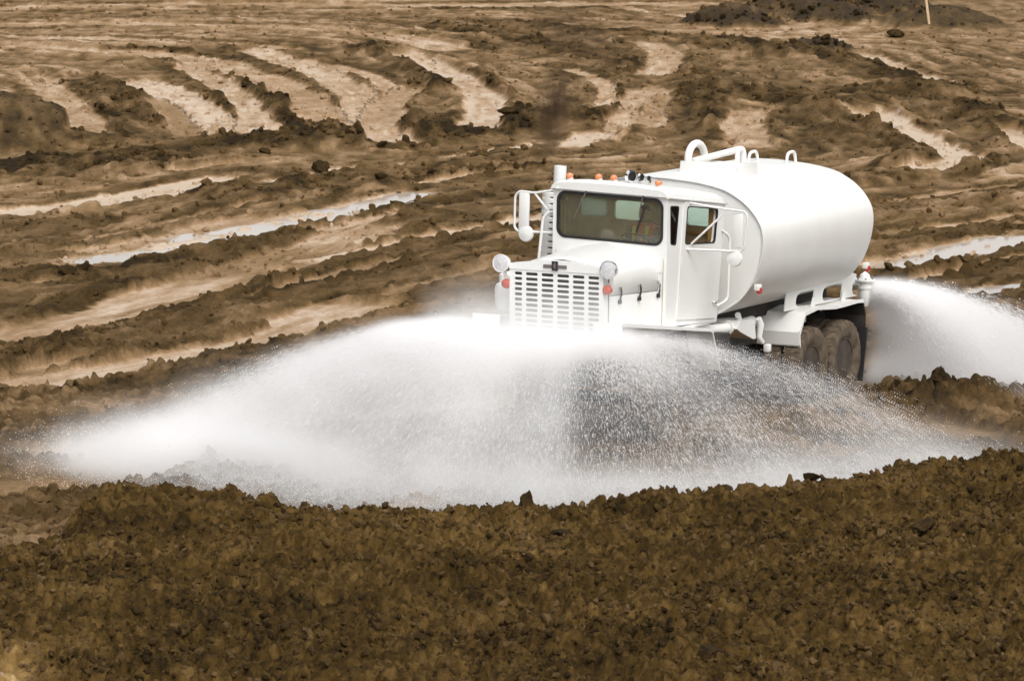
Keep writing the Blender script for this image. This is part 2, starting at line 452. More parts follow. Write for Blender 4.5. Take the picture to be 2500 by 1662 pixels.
# ridges of pushed-up soil: (photo points, half width m, height m, tone)
RIDGES = [
    ([(-60, 398), (150, 385), (400, 358), (600, 340), (760, 328), (900, 332), (1050, 318), (1180, 292), (1290, 270)], 2.0, .62, .05),
    ([(-60, 420), (150, 408), (300, 392), (500, 372)], 1.2, .35, .10),
    ([(40, 632), (200, 628), (420, 592), (620, 556), (800, 516), (900, 484)], .45, .16, .06),
    ([(0, 528), (200, 510), (420, 492), (560, 462), (640, 445)], .8, .32, .20),
    ([(100, 700), (300, 660), (480, 620), (620, 585)], .7, .28, .20),
    ([(60, 830), (200, 790), (360, 760), (480, 730), (560, 690), (680, 655)], .7, .34, .16),
    ([(450, 870), (520, 840), (640, 800), (760, 760)], .6, .28, .22),
    ([(560, 640), (700, 610), (860, 592), (1000, 566), (1150, 545)], .5, .22, .25),
    ([(700, 420), (860, 404), (1000, 390), (1200, 365)], .9, .35, .25),
    ([(500, 445), (640, 425), (760, 445), (900, 425), (1060, 405), (1250, 385)], .7, .30, .22),
    ([(300, 115), (400, 125), (475, 158)], .8, .25, .20),
    ([(545, 185), (625, 220), (665, 260), (650, 300)], .9, .32, .08),
    ([(825, 115), (925, 130), (975, 170), (1000, 205)], .8, .55, .03),
    ([(1100, 165), (1150, 210), (1165, 245)], .5, .22, .16),
    ([(225, 190), (280, 220), (340, 285)], .8, .20, .18),
    ([(480, 220), (535, 260), (550, 300)], .8, .28, .10),
    ([(575, 115), (675, 145), (765, 190)], .7, .25, .18),
    ([(890, 250), (935, 280), (950, 312)], .9, .35, .14),
    ([(730, 215), (770, 240), (785, 290)], .8, .24, .16),
    ([(180, 250), (250, 290), (300, 325)], 1.0, .22, .18),
    ([(1150, 55), (1250, 65), (1400, 75), (1560, 85), (1700, 100)], 1.1, .35, .10),
    ([(1020, 60), (1150, 85), (1280, 110), (1400, 150), (1480, 170)], 1.0, .30, .16),
    ([(1650, 100), (1760, 112), (1880, 128), (1990, 150), (2060, 180), (2160, 215)], 1.3, .55, .10),
    ([(1980, 240), (2010, 215), (2080, 215), (2150, 240), (2250, 300)], 1.0, .50, .14),
    ([(2260, 265), (2300, 280), (2340, 330)], 1.0, .55, .14),
    ([(1900, 270), (1960, 265), (2010, 290), (2090, 345), (2130, 380)], 1.6, .65, .22),
    ([(1640, 190), (1740, 215), (1840, 235), (1920, 250)], 1.2, .40, .14),
    ([(1590, 170), (1640, 240), (1690, 290)], 1.0, .35, .18),
    ([(1400, 205), (1425, 240), (1430, 280)], .5, .22, .18),
    ([(2000, 420), (2100, 410), (2220, 395), (2400, 370)], 1.0, .35, .28),
    ([(2050, 500), (2180, 480), (2400, 445)], 1.0, .30, .30),
    ([(2080, 645), (2200, 615), (2300, 622), (2400, 610)], .7, .30, .26),
    ([(2110, 725), (2250, 700), (2400, 685)], .7, .28, .22),
]
# heaps: photo point of the foot centre, height, radius x, radius y, tone, smooth 0..1, grey 0..1
HEAPS = [
    ((-40, 328), 1.55, 4.0, 3.6, .24, .6, .12),
    ((1850, 45), .9, 3.6, 4.0, .06, 0, .32),
    ((2010, 30), 1.1, 3.0, 3.5, .06, 0, .32),
    ((1700, 60), .6, 2.5, 2.5, .08, 0, .3),
    ((2180, 60), .7, 3.0, 4.0, .16, .2, .2),
    ((1890, 120), .4, 1.6, 1.4, .0, 0, .4),
]

def rows_cols():
    r = list(np.linspace(6, 30, 24)[:-1]) + list(np.arange(30, 47, .034)) + list(np.arange(47, 75, .06))
    y = 75.0
    while y < 172: r.append(y); y += .11 + (y - 75) * .0012
    while y < 2600: r.append(y); y *= 1.12
    u = np.concatenate([-np.geomspace(1.5, .30, 22)[:-1], np.linspace(-.30, -.186, 38)[:-1], np.linspace(-.185, .185, 470), np.linspace(.186, .30, 38), np.geomspace(.30, 1.5, 22)[1:]])
    return np.array(r), u

ROWS, COLS = rows_cols()
UU, RR = np.meshgrid(COLS, ROWS)
GX = (UU * RR).ravel(); GY = RR.ravel()
B = base(GY)
tone = np.full(GX.shape, .34); wet = np.zeros(GX.shape); trk = np.zeros(GX.shape); ts = np.zeros(GX.shape)
smooth = np.zeros(GX.shape); grey = np.zeros(GX.shape); extra = np.zeros(GX.shape); rough = np.full(GX.shape, 1.0)
# warmer, sandier ground on the far slope
far = sstep(72, 100, GY)
tone += .32 * far * (0.5 + fbm(GX * .11, GY * .05, 3))
wob = fbm(GX * .35, GY * .35, 40, 3)
for pts, hw, hh, tn in RIDGES:
    P = densify(line(pts)); D, A = polydist(GX, GY, P, hw * 2.2)
    D = D + wob * hw * .8
    k = np.exp(-(D / hw) ** 2 * 1.3)
    brk = .75 + .9 * vnoise(A * .55, A * 0 + hw * 31, 71)
    fr = P[:, 1].mean() > 82; tn = tn + (.09 if fr else .10)
    extra += (.40 if fr else .32) * hh * k * brk; w = np.clip(k * 1.2, 0, 1) * (.9 if fr or hh > .5 else .6)
    tone = tone * (1 - w) + tn * w; rough = np.maximum(rough, 1 + .35 * w)
for pt, hh, rx, ry, tn, sm, gr in HEAPS:
    c = gp(*pt); d = np.hypot((GX - c[0]) / rx, (GY - c[1] - ry * .4) / ry) + .22 * wob * (1 - sm)
    k = np.clip(1 - d * d, 0, 1); k = k ** (1.0 if sm > .5 else 1.8) if sm < .5 else np.clip(1.12 - d, 0, 1) / 1.12; extra += hh * k
    w = np.clip(k * 5, 0, 1); tone = tone * (1 - w) + tn * w; rough = np.maximum(rough, (1 + .6 * w) if sm < .2 else 0); smooth = np.maximum(smooth, w * sm); grey = np.maximum(grey, w * gr)
tmask = np.zeros(GX.shape); lips = np.zeros(GX.shape); nd = np.full(GX.shape, 1e9); nd2 = np.full(GX.shape, 1e9); na_c = np.zeros(GX.shape); nid = np.zeros(GX.shape)
for it_, (pts, wd, tn, dp, cl) in enumerate(TRACKS):
    if max(q_[1] for q_ in pts) < 350 and wd > 1.2: wd *= .62
    P = densify(line(pts), 1.2); D, A = polydist(GX, GY, P, 6.5 if wd > .6 else wd * 1.6)
    q = D - wd * .5; kq = q < nd; nd2 = np.where(kq, nd, np.minimum(nd2, q)); nd = np.where(kq, q, nd); na_c = np.where(kq, A, na_c); nid = np.where(kq, it_ * 7.3, nid)
    D = D + wob * wd * .22 + .22 * fbm(GX * 2.6, GY * 2.6, 12, 3) * min(1, wd)
    k = 1 - sstep(wd * .42, wd * .55, D)
    L = A.max(); end = sstep(0, 1.2, A) * sstep(0, 1.2, L - A + .01)
    k = k * (end if wd < 2.2 else np.maximum(end, .8))
    rut = (np.abs(D) < wd)
    lip = np.exp(-((D - wd * .72) / (wd * .22)) ** 2) * rut
    fade = .75 + .5 * vnoise(A * .3, A * 0 + wd * 13, 8) if wd > 1.9 else 1.0
    extra = extra * (1 - .85 * k) - dp * k * .36 + .05 * lip * (.4 + vnoise(A * 1.3, D * 0, 33))
    if P[:, 1].mean() > 80: tn = tn + .14
    tone = tone * (1 - k * fade) + tn * k * fade
    smooth = np.maximum(smooth, .92 * k); trk = np.maximum(trk * (1 - k), k * cl); ts = np.where(k > .02, A, ts)
    grey = grey * (1 - k); tmask = np.maximum(tmask, k); lips = np.maximum(lips * (1 - k), lip * (wd > .4))
# ruts and smears that run along the tracks
ndc = np.where(nd > 50, GY * .6, nd); nac = np.where(nd > 50, GX, na_c)
rut_a = fbm(nac * .30 + nid, ndc * 1.9 + nid * 3, 201, 4); rut_b = fbm(nac * .8 + nid, ndc * 4.6 + nid, 202, 3)
sw_ = sstep(.05, .9, np.where(nd2 > 50, 9, nd2) - np.where(nd > 50, 0, nd)) * (nd < 50); rut_a *= sw_; rut_b *= sw_
ruts = (rut_a + .5 * rut_b)
tone = tone + (1 - smooth) * .50 * np.clip(ruts, -.28, .55)
extra = extra + (1 - smooth) * (.09 * rut_a + .045 * rut_b)
tone = tone + smooth * .24 * rut_b
# wet sheen in the sprayed lane
Pl = densify(line([(-40, 1045), (300, 1040), (1000, 960), (1700, 900), (2200, 800)])); D, A = polydist(GX, GY, Pl, 6)
wet = np.maximum(wet, .75 * (1 - sstep(1.0, 3.2, D)) * (GY < 60))

# foreground bank, its crest traced in the photograph
CREST_H = 0.62
cl_ = line([(-150, 1180), (0, 1172), (180, 1152), (360, 1142), (530, 1142), (600, 1158), (700, 1172), (850, 1185), (1000, 1194), (1200, 1190), (1400, 1180),
            (1600, 1160), (1800, 1140), (2000, 1115), (2150, 1090), (2300, 1060), (2400, 1048)], CREST_H)
cl_ = np.vstack([[-40, cl_[0, 1]], cl_, [40, cl_[-1, 1] + 8]])
yc = np.interp(GX, cl_[:, 0], cl_[:, 1]) + .25 * fbm(GX * .9, GX * 0, 5, 3)
front = GY - yc
ends = np.interp(GX + .25 * fbm(GX, GY, 8, 2), [-5.75, -5.15], [.02, 1.0])
ends = np.maximum(ends, sstep(-1.6, -2.8, front) if False else 1 - sstep(-3.0, -1.6, front))
bank = np.where(front > 0, np.exp(-(front / .8) ** 2), 1 - .02 * np.clip(-front, 0, 20)) * ends
extra = np.where(GY < yc + 3, extra * (1 - np.clip(bank, 0, 1)) + (CREST_H - .085) * np.clip(bank, 0, 1) + .10 * fbm(GX * .5, GY * .5, 61, 3) * np.clip(bank, 0, 1), extra)
fgm = (1 - sstep(-.1, .5, front)) * sstep(.2, .7, ends)
tone = tone * (1 - fgm) + fgm * (.225 + .17 * np.clip(fbm(GX * .45, GY * .8, 77, 3) + .12, -.3, 1))
smooth *= 1 - fgm; wet *= 1 - fgm; trk *= 1 - fgm
rough = rough * (1 - fgm) + 1.15 * fgm
c = gp(20, 1575, .45); k = np.exp(-(((GX - c[0]) / .35) ** 2 + ((GY - c[1]) / .8) ** 2)); tone = tone * (1 - k) + .72 * k; smooth = np.maximum(smooth, .8 * k)
# bank of clods behind the truck's left rear
Pr = densify(line([(2030, 925), (2100, 905), (2200, 898), (2420, 905)], .3)); D, A = polydist(GX, GY, Pr, 5)
dd_ = D + wob * .6; k = np.exp(-(dd_ / 1.0) ** 2) * sstep(-.2, 1.5, A)
extra = extra * (1 - k) + .30 * k; tone = tone * (1 - k) + .17 * k; smooth *= (1 - k); rough = np.maximum(rough, 1 + .4 * k); wet *= 1 - k
# hardpan under the truck itself so the tyres sit
tr_root = np.array([0.650, 50.632])
lx = np.cos(-.52951) * (GX - tr_root[0]) + np.sin(-.52951) * (GY - tr_root[1]); ly = -np.sin(-.52951) * (GX - tr_root[0]) + np.cos(-.52951) * (GY - tr_root[1])
k = (1 - sstep(1.3, 1.9, np.abs(lx))) * sstep(-.8, .3, ly) * (1 - sstep(9, 10.5, ly))
extra *= 1 - k; smooth = np.maximum(smooth, .75 * k); tone = tone * (1 - .6 * k) + .4 * .6 * k

smooth = np.maximum(smooth, .66 * far * (1 - sstep(1.04, 1.22, rough)))
cl = 1 - smooth; clc = sstep(.35, .8, cl)
nearm = 1 - sstep(55, 75, GY)
wx_ = GX + .07 * fbm(GX * 3, GY * 3, 301, 3); wy_ = GY + .07 * fbm(GX * 3, GY * 3, 302, 3)
c1, t1 = crumb(wx_ * 2.9, wy_ * 2.9, 1, True); c2, t2 = crumb(wx_ * 1.5, wy_ * 1.5, 2, True); c3, t3 = crumb(wx_ * 6.2, wy_ * 6.2, 3, True)
relief = clc * rough * (.10 * c1 * nearm + .09 * c2 * (.3 + .7 * (1 - nearm)) + .085 * c3 * nearm + .12 * fbm(GX * .8, GY * .8, 21, 4))
tone += clc * (1 - fgm) * (.10 * t1 * nearm + .13 * t3 * nearm + .10 * t2 * (1 - nearm))
relief += lips * (1 - fgm) * (.07 * c3 * nearm + .10 * c2 * (1 - nearm)); tone -= lips * (1 - fgm) * .07
c4, t4 = crumb(wx_ * 6.2, wy_ * 6.2, 55, True); c5, t5 = crumb(wx_ * 12.5, wy_ * 12.5, 56, True)
relief += fgm * (.068 * c4 + .050 * c5 + .04 * fbm(GX * 6, GY * 6, 58, 4))
tone += fgm * (.13 * t4 + .24 * t5)
fleck = fbm(GX * 2.6, GY * 1.3, 501, 4)
tone += far * .34 * fleck * (1 - .6 * tmask); relief += far * (.10 * np.clip(fleck - .12, 0, 1) + .05 * fbm(GX * 1.1, GY * .8, 502, 3))
relief += (.022 + .02 * cl) * fbm(GX * 5, GY * 5, 91, 3) * (1 - far * .3) + .05 * fbm(GX * .25, GY * .25, 14, 3)
relief += .045 * trk * np.clip(.3 + 2.2 * fbm(GX * .9, GY * .5, 402, 3), 0, 1) * np.sin(ts * 2 * math.pi / 1.0 + 1.5 * vnoise(GX * .8, GY * .8, 88)) * far
fade_out = 1 - sstep(175, 260, GY)
GZ = B + (extra + relief) * fade_out

nr, nc = len(ROWS), len(COLS)
idx = np.arange(nr * nc).reshape(nr, nc)
quads = np.stack([idx[:-1, :-1], idx[:-1, 1:], idx[1:, 1:], idx[1:, :-1]], -1).reshape(-1, 4)
me = bpy.data.meshes.new('ground')
me.vertices.add(nr * nc); me.vertices.foreach_set('co', np.stack([GX, GY, GZ], 1).astype(np.float32).ravel())
me.loops.add(quads.size); me.loops.foreach_set('vertex_index', quads.astype(np.int32).ravel())
me.polygons.add(len(quads)); me.polygons.foreach_set('loop_start', np.arange(0, quads.size, 4, dtype=np.int32))
me.update(calc_edges=True); me.validate()
for nm, arr in (('tone', tone), ('wet', wet), ('cleat', trk), ('along', ts), ('grey', grey), ('ochre', fgm), ('clod', cl * (rough * .7))):
    a = me.attributes.new(nm, 'FLOAT', 'POINT'); a.data.foreach_set('value', np.clip(arr, 0, 200).astype(np.float32))

def soil(name, inst=False):
    M, n, l, p = nmat(name)
    def att(nm):
        a = n.new('ShaderNodeAttribute'); a.attribute_name = nm
        if inst: a.attribute_type = 'INSTANCER'
        return a.outputs['Fac']
    def math_(op, a, b):
        q = n.new('ShaderNodeMath'); q.operation = op
        for i, v in enumerate((a, b)):
            if isinstance(v, (int, float)): q.inputs[i].default_value = v
            else: l.new(v, q.inputs[i])
        return q.outputs[0]
    geo = n.new('ShaderNodeNewGeometry')
    def noise(sc, det=6, rgh=.6, vec=None):
        z = n.new('ShaderNodeTexNoise'); z.inputs['Scale'].default_value = sc; z.inputs['Detail'].default_value = det; z.inputs['Roughness'].default_value = rgh
        l.new(vec or geo.outputs['Position'], z.inputs['Vector']); return z.outputs['Fac']
    mp = n.new('ShaderNodeMapping'); mp.inputs['Scale'].default_value = (1, .30, 1)
    l.new(geo.outputs['Position'], mp.inputs['Vector'])
    n1 = noise(1.3, 8, .65, mp.outputs[0]); n2 = noise(9, 6, .7); n3 = noise(.22, 4); n4 = noise(3.2, 6, .7, mp.outputs[0])
    mp2 = n.new('ShaderNodeMapping'); mp2.inputs['Scale'].default_value = (1.3, .30, 1)
    l.new(geo.outputs['Position'], mp2.inputs['Vector'])
    n5 = noise(2.6, 7, .72, mp2.outputs[0])
    t = att('tone')
    t = math_('ADD', t, math_('MULTIPLY', math_('SUBTRACT', n5, .5), .36))
    t = math_('ADD', t, math_('MULTIPLY', math_('SUBTRACT', n1, .5), .34))
    t = math_('ADD', t, math_('MULTIPLY', math_('SUBTRACT', n2, .5), .42))  # damp-to-dry tone that also puts crevice shade into the colour, following the bump
    t = math_('ADD', t, math_('MULTIPLY', math_('SUBTRACT', n4, .5), .22))
    t = math_('ADD', t, math_('MULTIPLY', math_('SUBTRACT', n3, .5), .12))
    t = math_('ADD', t, math_('MULTIPLY', math_('SUBTRACT', noise(22, 4, .7), .5), .26))
    cr = n.new('ShaderNodeValToRGB'); e = cr.color_ramp.elements
    stops = [(0, (.024, .0145, .0046)), (.22, (.074, .0445, .0150)), (.45, (.155, .0960, .043)), (.68, (.280, .180, .095)), (.85, (.41, .288, .185)), (1, (.52, .415, .315))]
    while len(e) < len(stops): e.new(.5)
    for q, (pos, c) in zip(e, stops): q.position = pos; q.color = c + (1,)
    l.new(t, cr.inputs[0])
    col = cr.outputs[0]
    if not inst:
        gm = n.new('ShaderNodeMix'); gm.data_type = 'RGBA'; l.new(math_('MULTIPLY', att('grey'), .75), gm.inputs[0])
        l.new(col, gm.inputs[6]); gm.inputs[7].default_value = (.115, .090, .066, 1); col = gm.outputs[2]
        om = n.new('ShaderNodeMix'); om.data_type = 'RGBA'; om.blend_type = 'MULTIPLY'; l.new(att('ochre'), om.inputs[0])
        l.new(col, om.inputs[6]); om.inputs[7].default_value = (.97, .93, .64, 1); col = om.outputs[2]
        w = att('wet')
        r = math_('SUBTRACT', .93, math_('MULTIPLY', w, .62)); l.new(r, p.inputs['Roughness'])
    else: p.inputs['Roughness'].default_value = .93
    p.inputs['Specular IOR Level'].default_value = .12
    l.new(col, p.inputs['Base Color'])
    b = n.new('ShaderNodeBump'); b.inputs['Strength'].default_value = .9; b.inputs['Distance'].default_value = .08
    h = math_('ADD', math_('MULTIPLY', n2, .8), math_('MULTIPLY', noise(28, 5, .7), .35))
    if not inst:
        h = math_('MULTIPLY', h, math_('ADD', .35, att('clod')))
        s = math_('SINE', math_('ADD', math_('MULTIPLY', att('along'), 2 * math.pi / .50), math_('MULTIPLY', n1, 9.0)), 0)
        s = math_('MULTIPLY', s, math_('MULTIPLY', n4, n4))
        h = math_('ADD', h, math_('MULTIPLY', math_('MULTIPLY', s, att('cleat')), .6))
    l.new(h, b.inputs['Height']); l.new(b.outputs[0], p.inputs['Normal'])
    return M
SOIL = soil('churned_soil'); CLOD = soil('soil_clod', True)
ground = link('ground', me, SOIL, smooth=True, ang=180); tag(ground, kind='structure')

def zat(X, Y):
    X = np.atleast_1d(X); Y = np.atleast_1d(Y)
    i = np.clip(np.searchsorted(ROWS, Y), 0, nr - 1); j = np.clip(np.searchsorted(COLS, X / Y), 0, nc - 1)
    return idx[i, j]

# ------------------------------------------------------------------ puddles
def water_mat():
    M, n, l, p = nmat('muddy_water')
    p.inputs['Base Color'].default_value = (.50, .43, .36, 1); p.inputs['Roughness'].default_value = .08; p.inputs['IOR'].default_value = 1.33
    tc = n.new('ShaderNodeNewGeometry'); z = n.new('ShaderNodeTexNoise'); z.inputs['Scale'].default_value = 5; z.inputs['Detail'].default_value = 3
    l.new(tc.outputs['Position'], z.inputs['Vector'])
    b = n.new('ShaderNodeBump'); b.inputs['Strength'].default_value = .12; b.inputs['Distance'].default_value = .02
    l.new(z.outputs['Fac'], b.inputs['Height']); l.new(b.outputs[0], p.inputs['Normal'])
    return M
WATER = water_mat()
for pts, wd in (([(110, 612), (280, 592), (420, 561), (600, 523), (760, 493), (880, 465), (1000, 437)], 1.0),
                ([(2010, 620), (2120, 598), (2250, 570), (2390, 547)], 1.2),
                ([(2190, 692), (2290, 670), (2390, 650)], .5)):
    P = densify(line(pts), .5); V = []; F = []
    ids = zat(P[:, 0], P[:, 1]); lv = np.convolve(np.pad(GZ[ids], 6, mode='edge'), np.ones(13) / 13, 'valid')
    for i, p in enumerate(P):
        t = P[min(i + 1, len(P) - 1)] - P[max(i - 1, 0)]; t /= np.linalg.norm(t); nn = np.array([-t[1], t[0]])
        w = wd * .8 * (1 + .5 * math.sin(i * 1.7) * .4 + .35 * math.sin(i * .61 + wd)) * min(1, .25 + i * .25, .25 + (len(P) - 1 - i) * .25)
        V += [tuple(p + nn * w) + (lv[i] + .012,), tuple(p - nn * w) + (lv[i] + .012,)]
    for i in range(len(P) - 1): F.append((2 * i, 2 * i + 1, 2 * i + 3, 2 * i + 2))
    tag(mk('puddle', V, F, WATER), kind='structure')

# ------------------------------------------------------------------ loose clods
def clod_mesh(seed, name='clod', sub=2):
    r = np.random.default_rng(seed); bm = bmesh.new(); bmesh.ops.create_icosphere(bm, subdivisions=sub, radius=1.0)
    offs = r.normal(size=(9, 3)); offs /= np.linalg.norm(offs, axis=1)[:, None]; cut = r.uniform(.35, .8, 9)
    sc = r.uniform(.7, 1.15, 3)
    for v in bm.verts:
        p = np.array(v.co)
        for o, c_ in zip(offs, cut):
            d = p.dot(o)
            if d > c_: p = p - o * (d - c_) * .85
        p = p * (1 + .28 * (r.random() - .5)) * sc
        v.co = Vector(p)
    me_ = bpy.data.meshes.new(name); bm.to_mesh(me_); bm.free(); return me_

csrc = bpy.data.collections.new('clod_shapes')
for i in range(7):
    me_ = clod_mesh(100 + i, 'soil_clod', 1 if i % 2 else 2); me_.materials.append(CLOD)
    csrc.objects.link(bpy.data.objects.new('soil_clod', me_))

NC = 160000
cy = np.concatenate([rng.uniform(31, 46, NC // 2), rng.uniform(44, 150, NC // 2) ** 1.0])
cx = rng.uniform(-.175, .175, NC) * cy
ci = zat(cx, cy)
dens = np.clip(cl[ci] * (rough[ci] - .55), 0, 1.2) * np.where(cy < 46, .60, .42) * (1 - .45 * np.clip((tone[ci] - .3) * 4, 0, 1))
dens = np.where(cy > 75, np.maximum(dens, .16), dens)
dens *= np.clip(.3 + 2.4 * np.clip(fbm(cx * .7, cy * .7, 31, 3) + .25, 0, 1), 0, 1.4)
keep = (rng.random(NC) < dens) & (k[ci] < .3)
cx, cy, ci = cx[keep], cy[keep], ci[keep]
size = np.where(cy < 47, .014 + .045 * rng.random(len(cx)) ** 4, .022 + .075 * rng.random(len(cx)) ** 4) * np.clip(rough[ci], .8, 1.5)
size *= np.where(cy > 75, 1.5, 1)
me = bpy.data.meshes.new('loose_clods')
me.vertices.add(len(cx)); me.vertices.foreach_set('co', np.stack([cx, cy, GZ[ci] + size * .15], 1).astype(np.float32).ravel())
for nm, arr in (('size', size), ('tone', np.clip(tone[ci] - .03 + .16 * (rng.random(len(cx)) - .5), 0, 1)), ('wet', wet[ci])):
    a = me.attributes.new(nm, 'FLOAT', 'POINT'); a.data.foreach_set('value', arr.astype(np.float32))
a = me.attributes.new('turn', 'FLOAT_VECTOR', 'POINT'); a.data.foreach_set('vector', rng.uniform(0, 6.28, (len(cx), 3)).astype(np.float32).ravel())
clods = bpy.data.objects.new('loose_clods', me); COL.objects.link(clods); tag(clods, 'loose lumps of brown soil strewn over the churned ground', kind='stuff')
ng = bpy.data.node_groups.new('scatter_clods', 'GeometryNodeTree')
ng.interface.new_socket('Geometry', in_out='INPUT', socket_type='NodeSocketGeometry'); ng.interface.new_socket('Geometry', in_out='OUTPUT', socket_type='NodeSocketGeometry')
gi = ng.nodes.new('NodeGroupInput'); go = ng.nodes.new('NodeGroupOutput')
ip = ng.nodes.new('GeometryNodeInstanceOnPoints'); cinf = ng.nodes.new('GeometryNodeCollectionInfo')
cinf.inputs['Collection'].default_value = csrc; cinf.inputs['Separate Children'].default_value = True; cinf.inputs['Reset Children'].default_value = True
def named(nm, ty):
    q = ng.nodes.new('GeometryNodeInputNamedAttribute'); q.data_type = ty; q.inputs['Name'].default_value = nm; return q.outputs['Attribute']
ng.links.new(gi.outputs[0], ip.inputs['Points']); ng.links.new(cinf.outputs[0], ip.inputs['Instance'])
ip.inputs['Pick Instance'].default_value = True
e2r = ng.nodes.new('FunctionNodeEulerToRotation'); ng.links.new(named('turn', 'FLOAT_VECTOR'), e2r.inputs[0]); ng.links.new(e2r.outputs[0], ip.inputs['Rotation'])
ng.links.new(named('size', 'FLOAT'), ip.inputs['Scale']); ng.links.new(ip.outputs[0], go.inputs[0])
clods.modifiers.new('scatter', 'NODES').node_group = ng

# the few lumps one can pick out
for (px, py, z, s, lab) in ((1213, 1183, .62, .13, 'small upright dark clod on the bank crest below the grille'),
                            (945, 1180, .62, .13, 'pointed dark clod on the bank crest left of the middle'),
                            (1668, 1150, .62, .14, 'rounded clod on the bank crest below the door'),
                            (1870, 1128, .62, .16, 'broad clod on the bank crest right of the spray middle'),
                            (2122, 1258, .50, .22, 'large dark hollow-looking lump lying in the right foreground'),
                            (1285, 1245, .55, .16, 'flat dark lump just below the bank crest in mid foreground'),
                            (960, 1495, .45, .14, 'dark lump low in the foreground left of the middle'),
                            (1060, 1497, .45, .09, 'smaller dark lump beside another low in the foreground'),
                            (1640, 1545, .45, .16, 'grey stone-like lump at the bottom edge below the truck'),
                            (2065, 893, .3, .15, 'upright spike of soil beside the rear tyres'),
                            (2165, 880, .45, .24, 'big lump topping the bank behind the rear tyres'),
                            (610, 425, .2, .24, 'dark boulder of soil at the end of a pale rut'),
                            (735, 445, .2, .34, 'flat-topped slab of soil beside the long puddle'),
                            (1172, 287, 1.2, .32, 'dark lump left of the exhaust smoke on the far berm'),
                            (160, 622, .2, .26, 'low dark mound of soil at the left end of the long puddle'),
                            (880, 466, .2, .22, 'dark lump beside the right end of the long puddle'),
                            (2060, 85, 3, .40, 'blackish lump on the ground beneath the wooden stake'),
                            (860, 55, 3, .0, '')):
    if not lab: continue
    g = gp(px, py) if z > 1 else gp(px, py, z); gz = GZ[zat(g[0], g[1])[0]]
    me_ = clod_mesh(int(px), 'dirt_clod', 3); me_.materials.append(SOIL)
    a = me_.attributes.new('tone', 'FLOAT', 'POINT'); a.data.foreach_set('value', np.full(len(me_.vertices), .06 if s > .1 else .12, np.float32))
    a = me_.attributes.new('clod', 'FLOAT', 'POINT'); a.data.foreach_set('value', np.full(len(me_.vertices), .8, np.float32))
    o = bpy.data.objects.new('dirt_clod', me_); COL.objects.link(o)
    tall = 1.5 if 'upright' in lab or 'pointed' in lab else .62
    o.location = (g[0], g[1], gz + s * .25); o.scale = (s * (.7 if tall > 1 else 1.25), s * .9, s * tall); o.rotation_euler = (0, 0, px * .7)
    tag(o, lab, 'clod', 'dirt clods')

# wooden stake on the far slope
g = gp(2140, 66); bm = bmesh.new(); bbox(bm, -.05, .05, -.025, .025, -.3, 2.1, .004)
stake = bmobj('survey_stake', bm, STAKEW); stake.location = (g[0], g[1], GZ[zat(g[0], g[1])[0]]); stake.rotation_euler = (0, math.radians(-9), .3)
tag(stake, 'pale wooden survey stake leaning on the dark far heap', 'stake')

# ================================================================== the water truck
GZ0 = 0.15
truck = empty('water_truck', None, (0.6501, 50.6316, GZ0)); truck.rotation_euler = (0, 0, -0.52951)
tag(truck, 'white six wheeled water truck spraying water from both ends', 'truck')
CR, CP = -0.03179, 0.00998
def cabx(V):
    """the cab leans a little on its mounts"""
    V = np.array([tuple(v) for v in V], float) - [0, 2.5, 1.2]
    c_, s_ = math.cos(CR), math.sin(CR); V = np.stack([c_ * V[:, 0] - s_ * V[:, 2], V[:, 1], s_ * V[:, 0] + c_ * V[:, 2]], 1)
    c_, s_ = math.cos(CP), math.sin(CP); V = np.stack([V[:, 0], c_ * V[:, 1] - s_ * V[:, 2], s_ * V[:, 1] + c_ * V[:, 2]], 1)
    return [tuple(v) for v in V + [0, 2.5, 1.2]]

# ---- tank
prof = [(0, 3.643), (.37, 3.606), (.77, 3.528), (.984, 3.44), (1.195, 3.31), (1.377, 3.132), (1.50, 2.92), (1.525, 2.70), (1.50, 2.485), (1.44, 2.262), (1.335, 2.036),
        (1.165, 1.815), (1.0, 1.69), (.734, 1.54), (.38, 1.45), (0, 1.42), (-.38, 1.46), (-.74, 1.56), (-1.03, 1.72), (-1.28, 1.95), (-1.44, 2.22), (-1.53, 2.52), (-1.55, 2.85),
        (-1.53, 3.15), (-1.45, 3.40), (-1.28, 3.575), (-.843, 3.652), (-.40, 3.664)]
pp = densify(np.array(prof + prof[:1]), .06)[:-1]
tc_ = np.array([0, 2.5])
YF, YR = 3.90, 8.08
def tsec(y, k):
    up_ = .055 * (y - YF) / (YR - YF)
    return [(p[0] * k, y, tc_[1] + up_ + (p[1] - tc_[1]) * k) for p in pp]
V, F = loft_vf([tsec(YF + .035, .97), tsec(YF + .008, .988), tsec(YF, 1.0), tsec(YF + .03, 1.002), tsec(5.2, 1.0), tsec(6.6, 1.001), tsec(YR - .03, 1.002), tsec(YR, 1.0), tsec(YR + .005, .985), tsec(YR - .02, .97)], cap=False)
tank = mk('tank', V, F, PAINT, truck, ang=40)
V, F = loft_vf([tsec(YF + .035, .972), tsec(YF + .03, .9), tsec(YF + .005, .7), tsec(YF - .01, .4), tsec(YF - .015, .05)]); mk('front_head', V, F, PAINT, tank, ang=60)
V, F = loft_vf([tsec(YR - .01, .972), tsec(YR + .02, .9), tsec(YR + .10, .6), tsec(YR + .14, .05)]); mk('rear_head', V, F, PAINT, tank, ang=60)
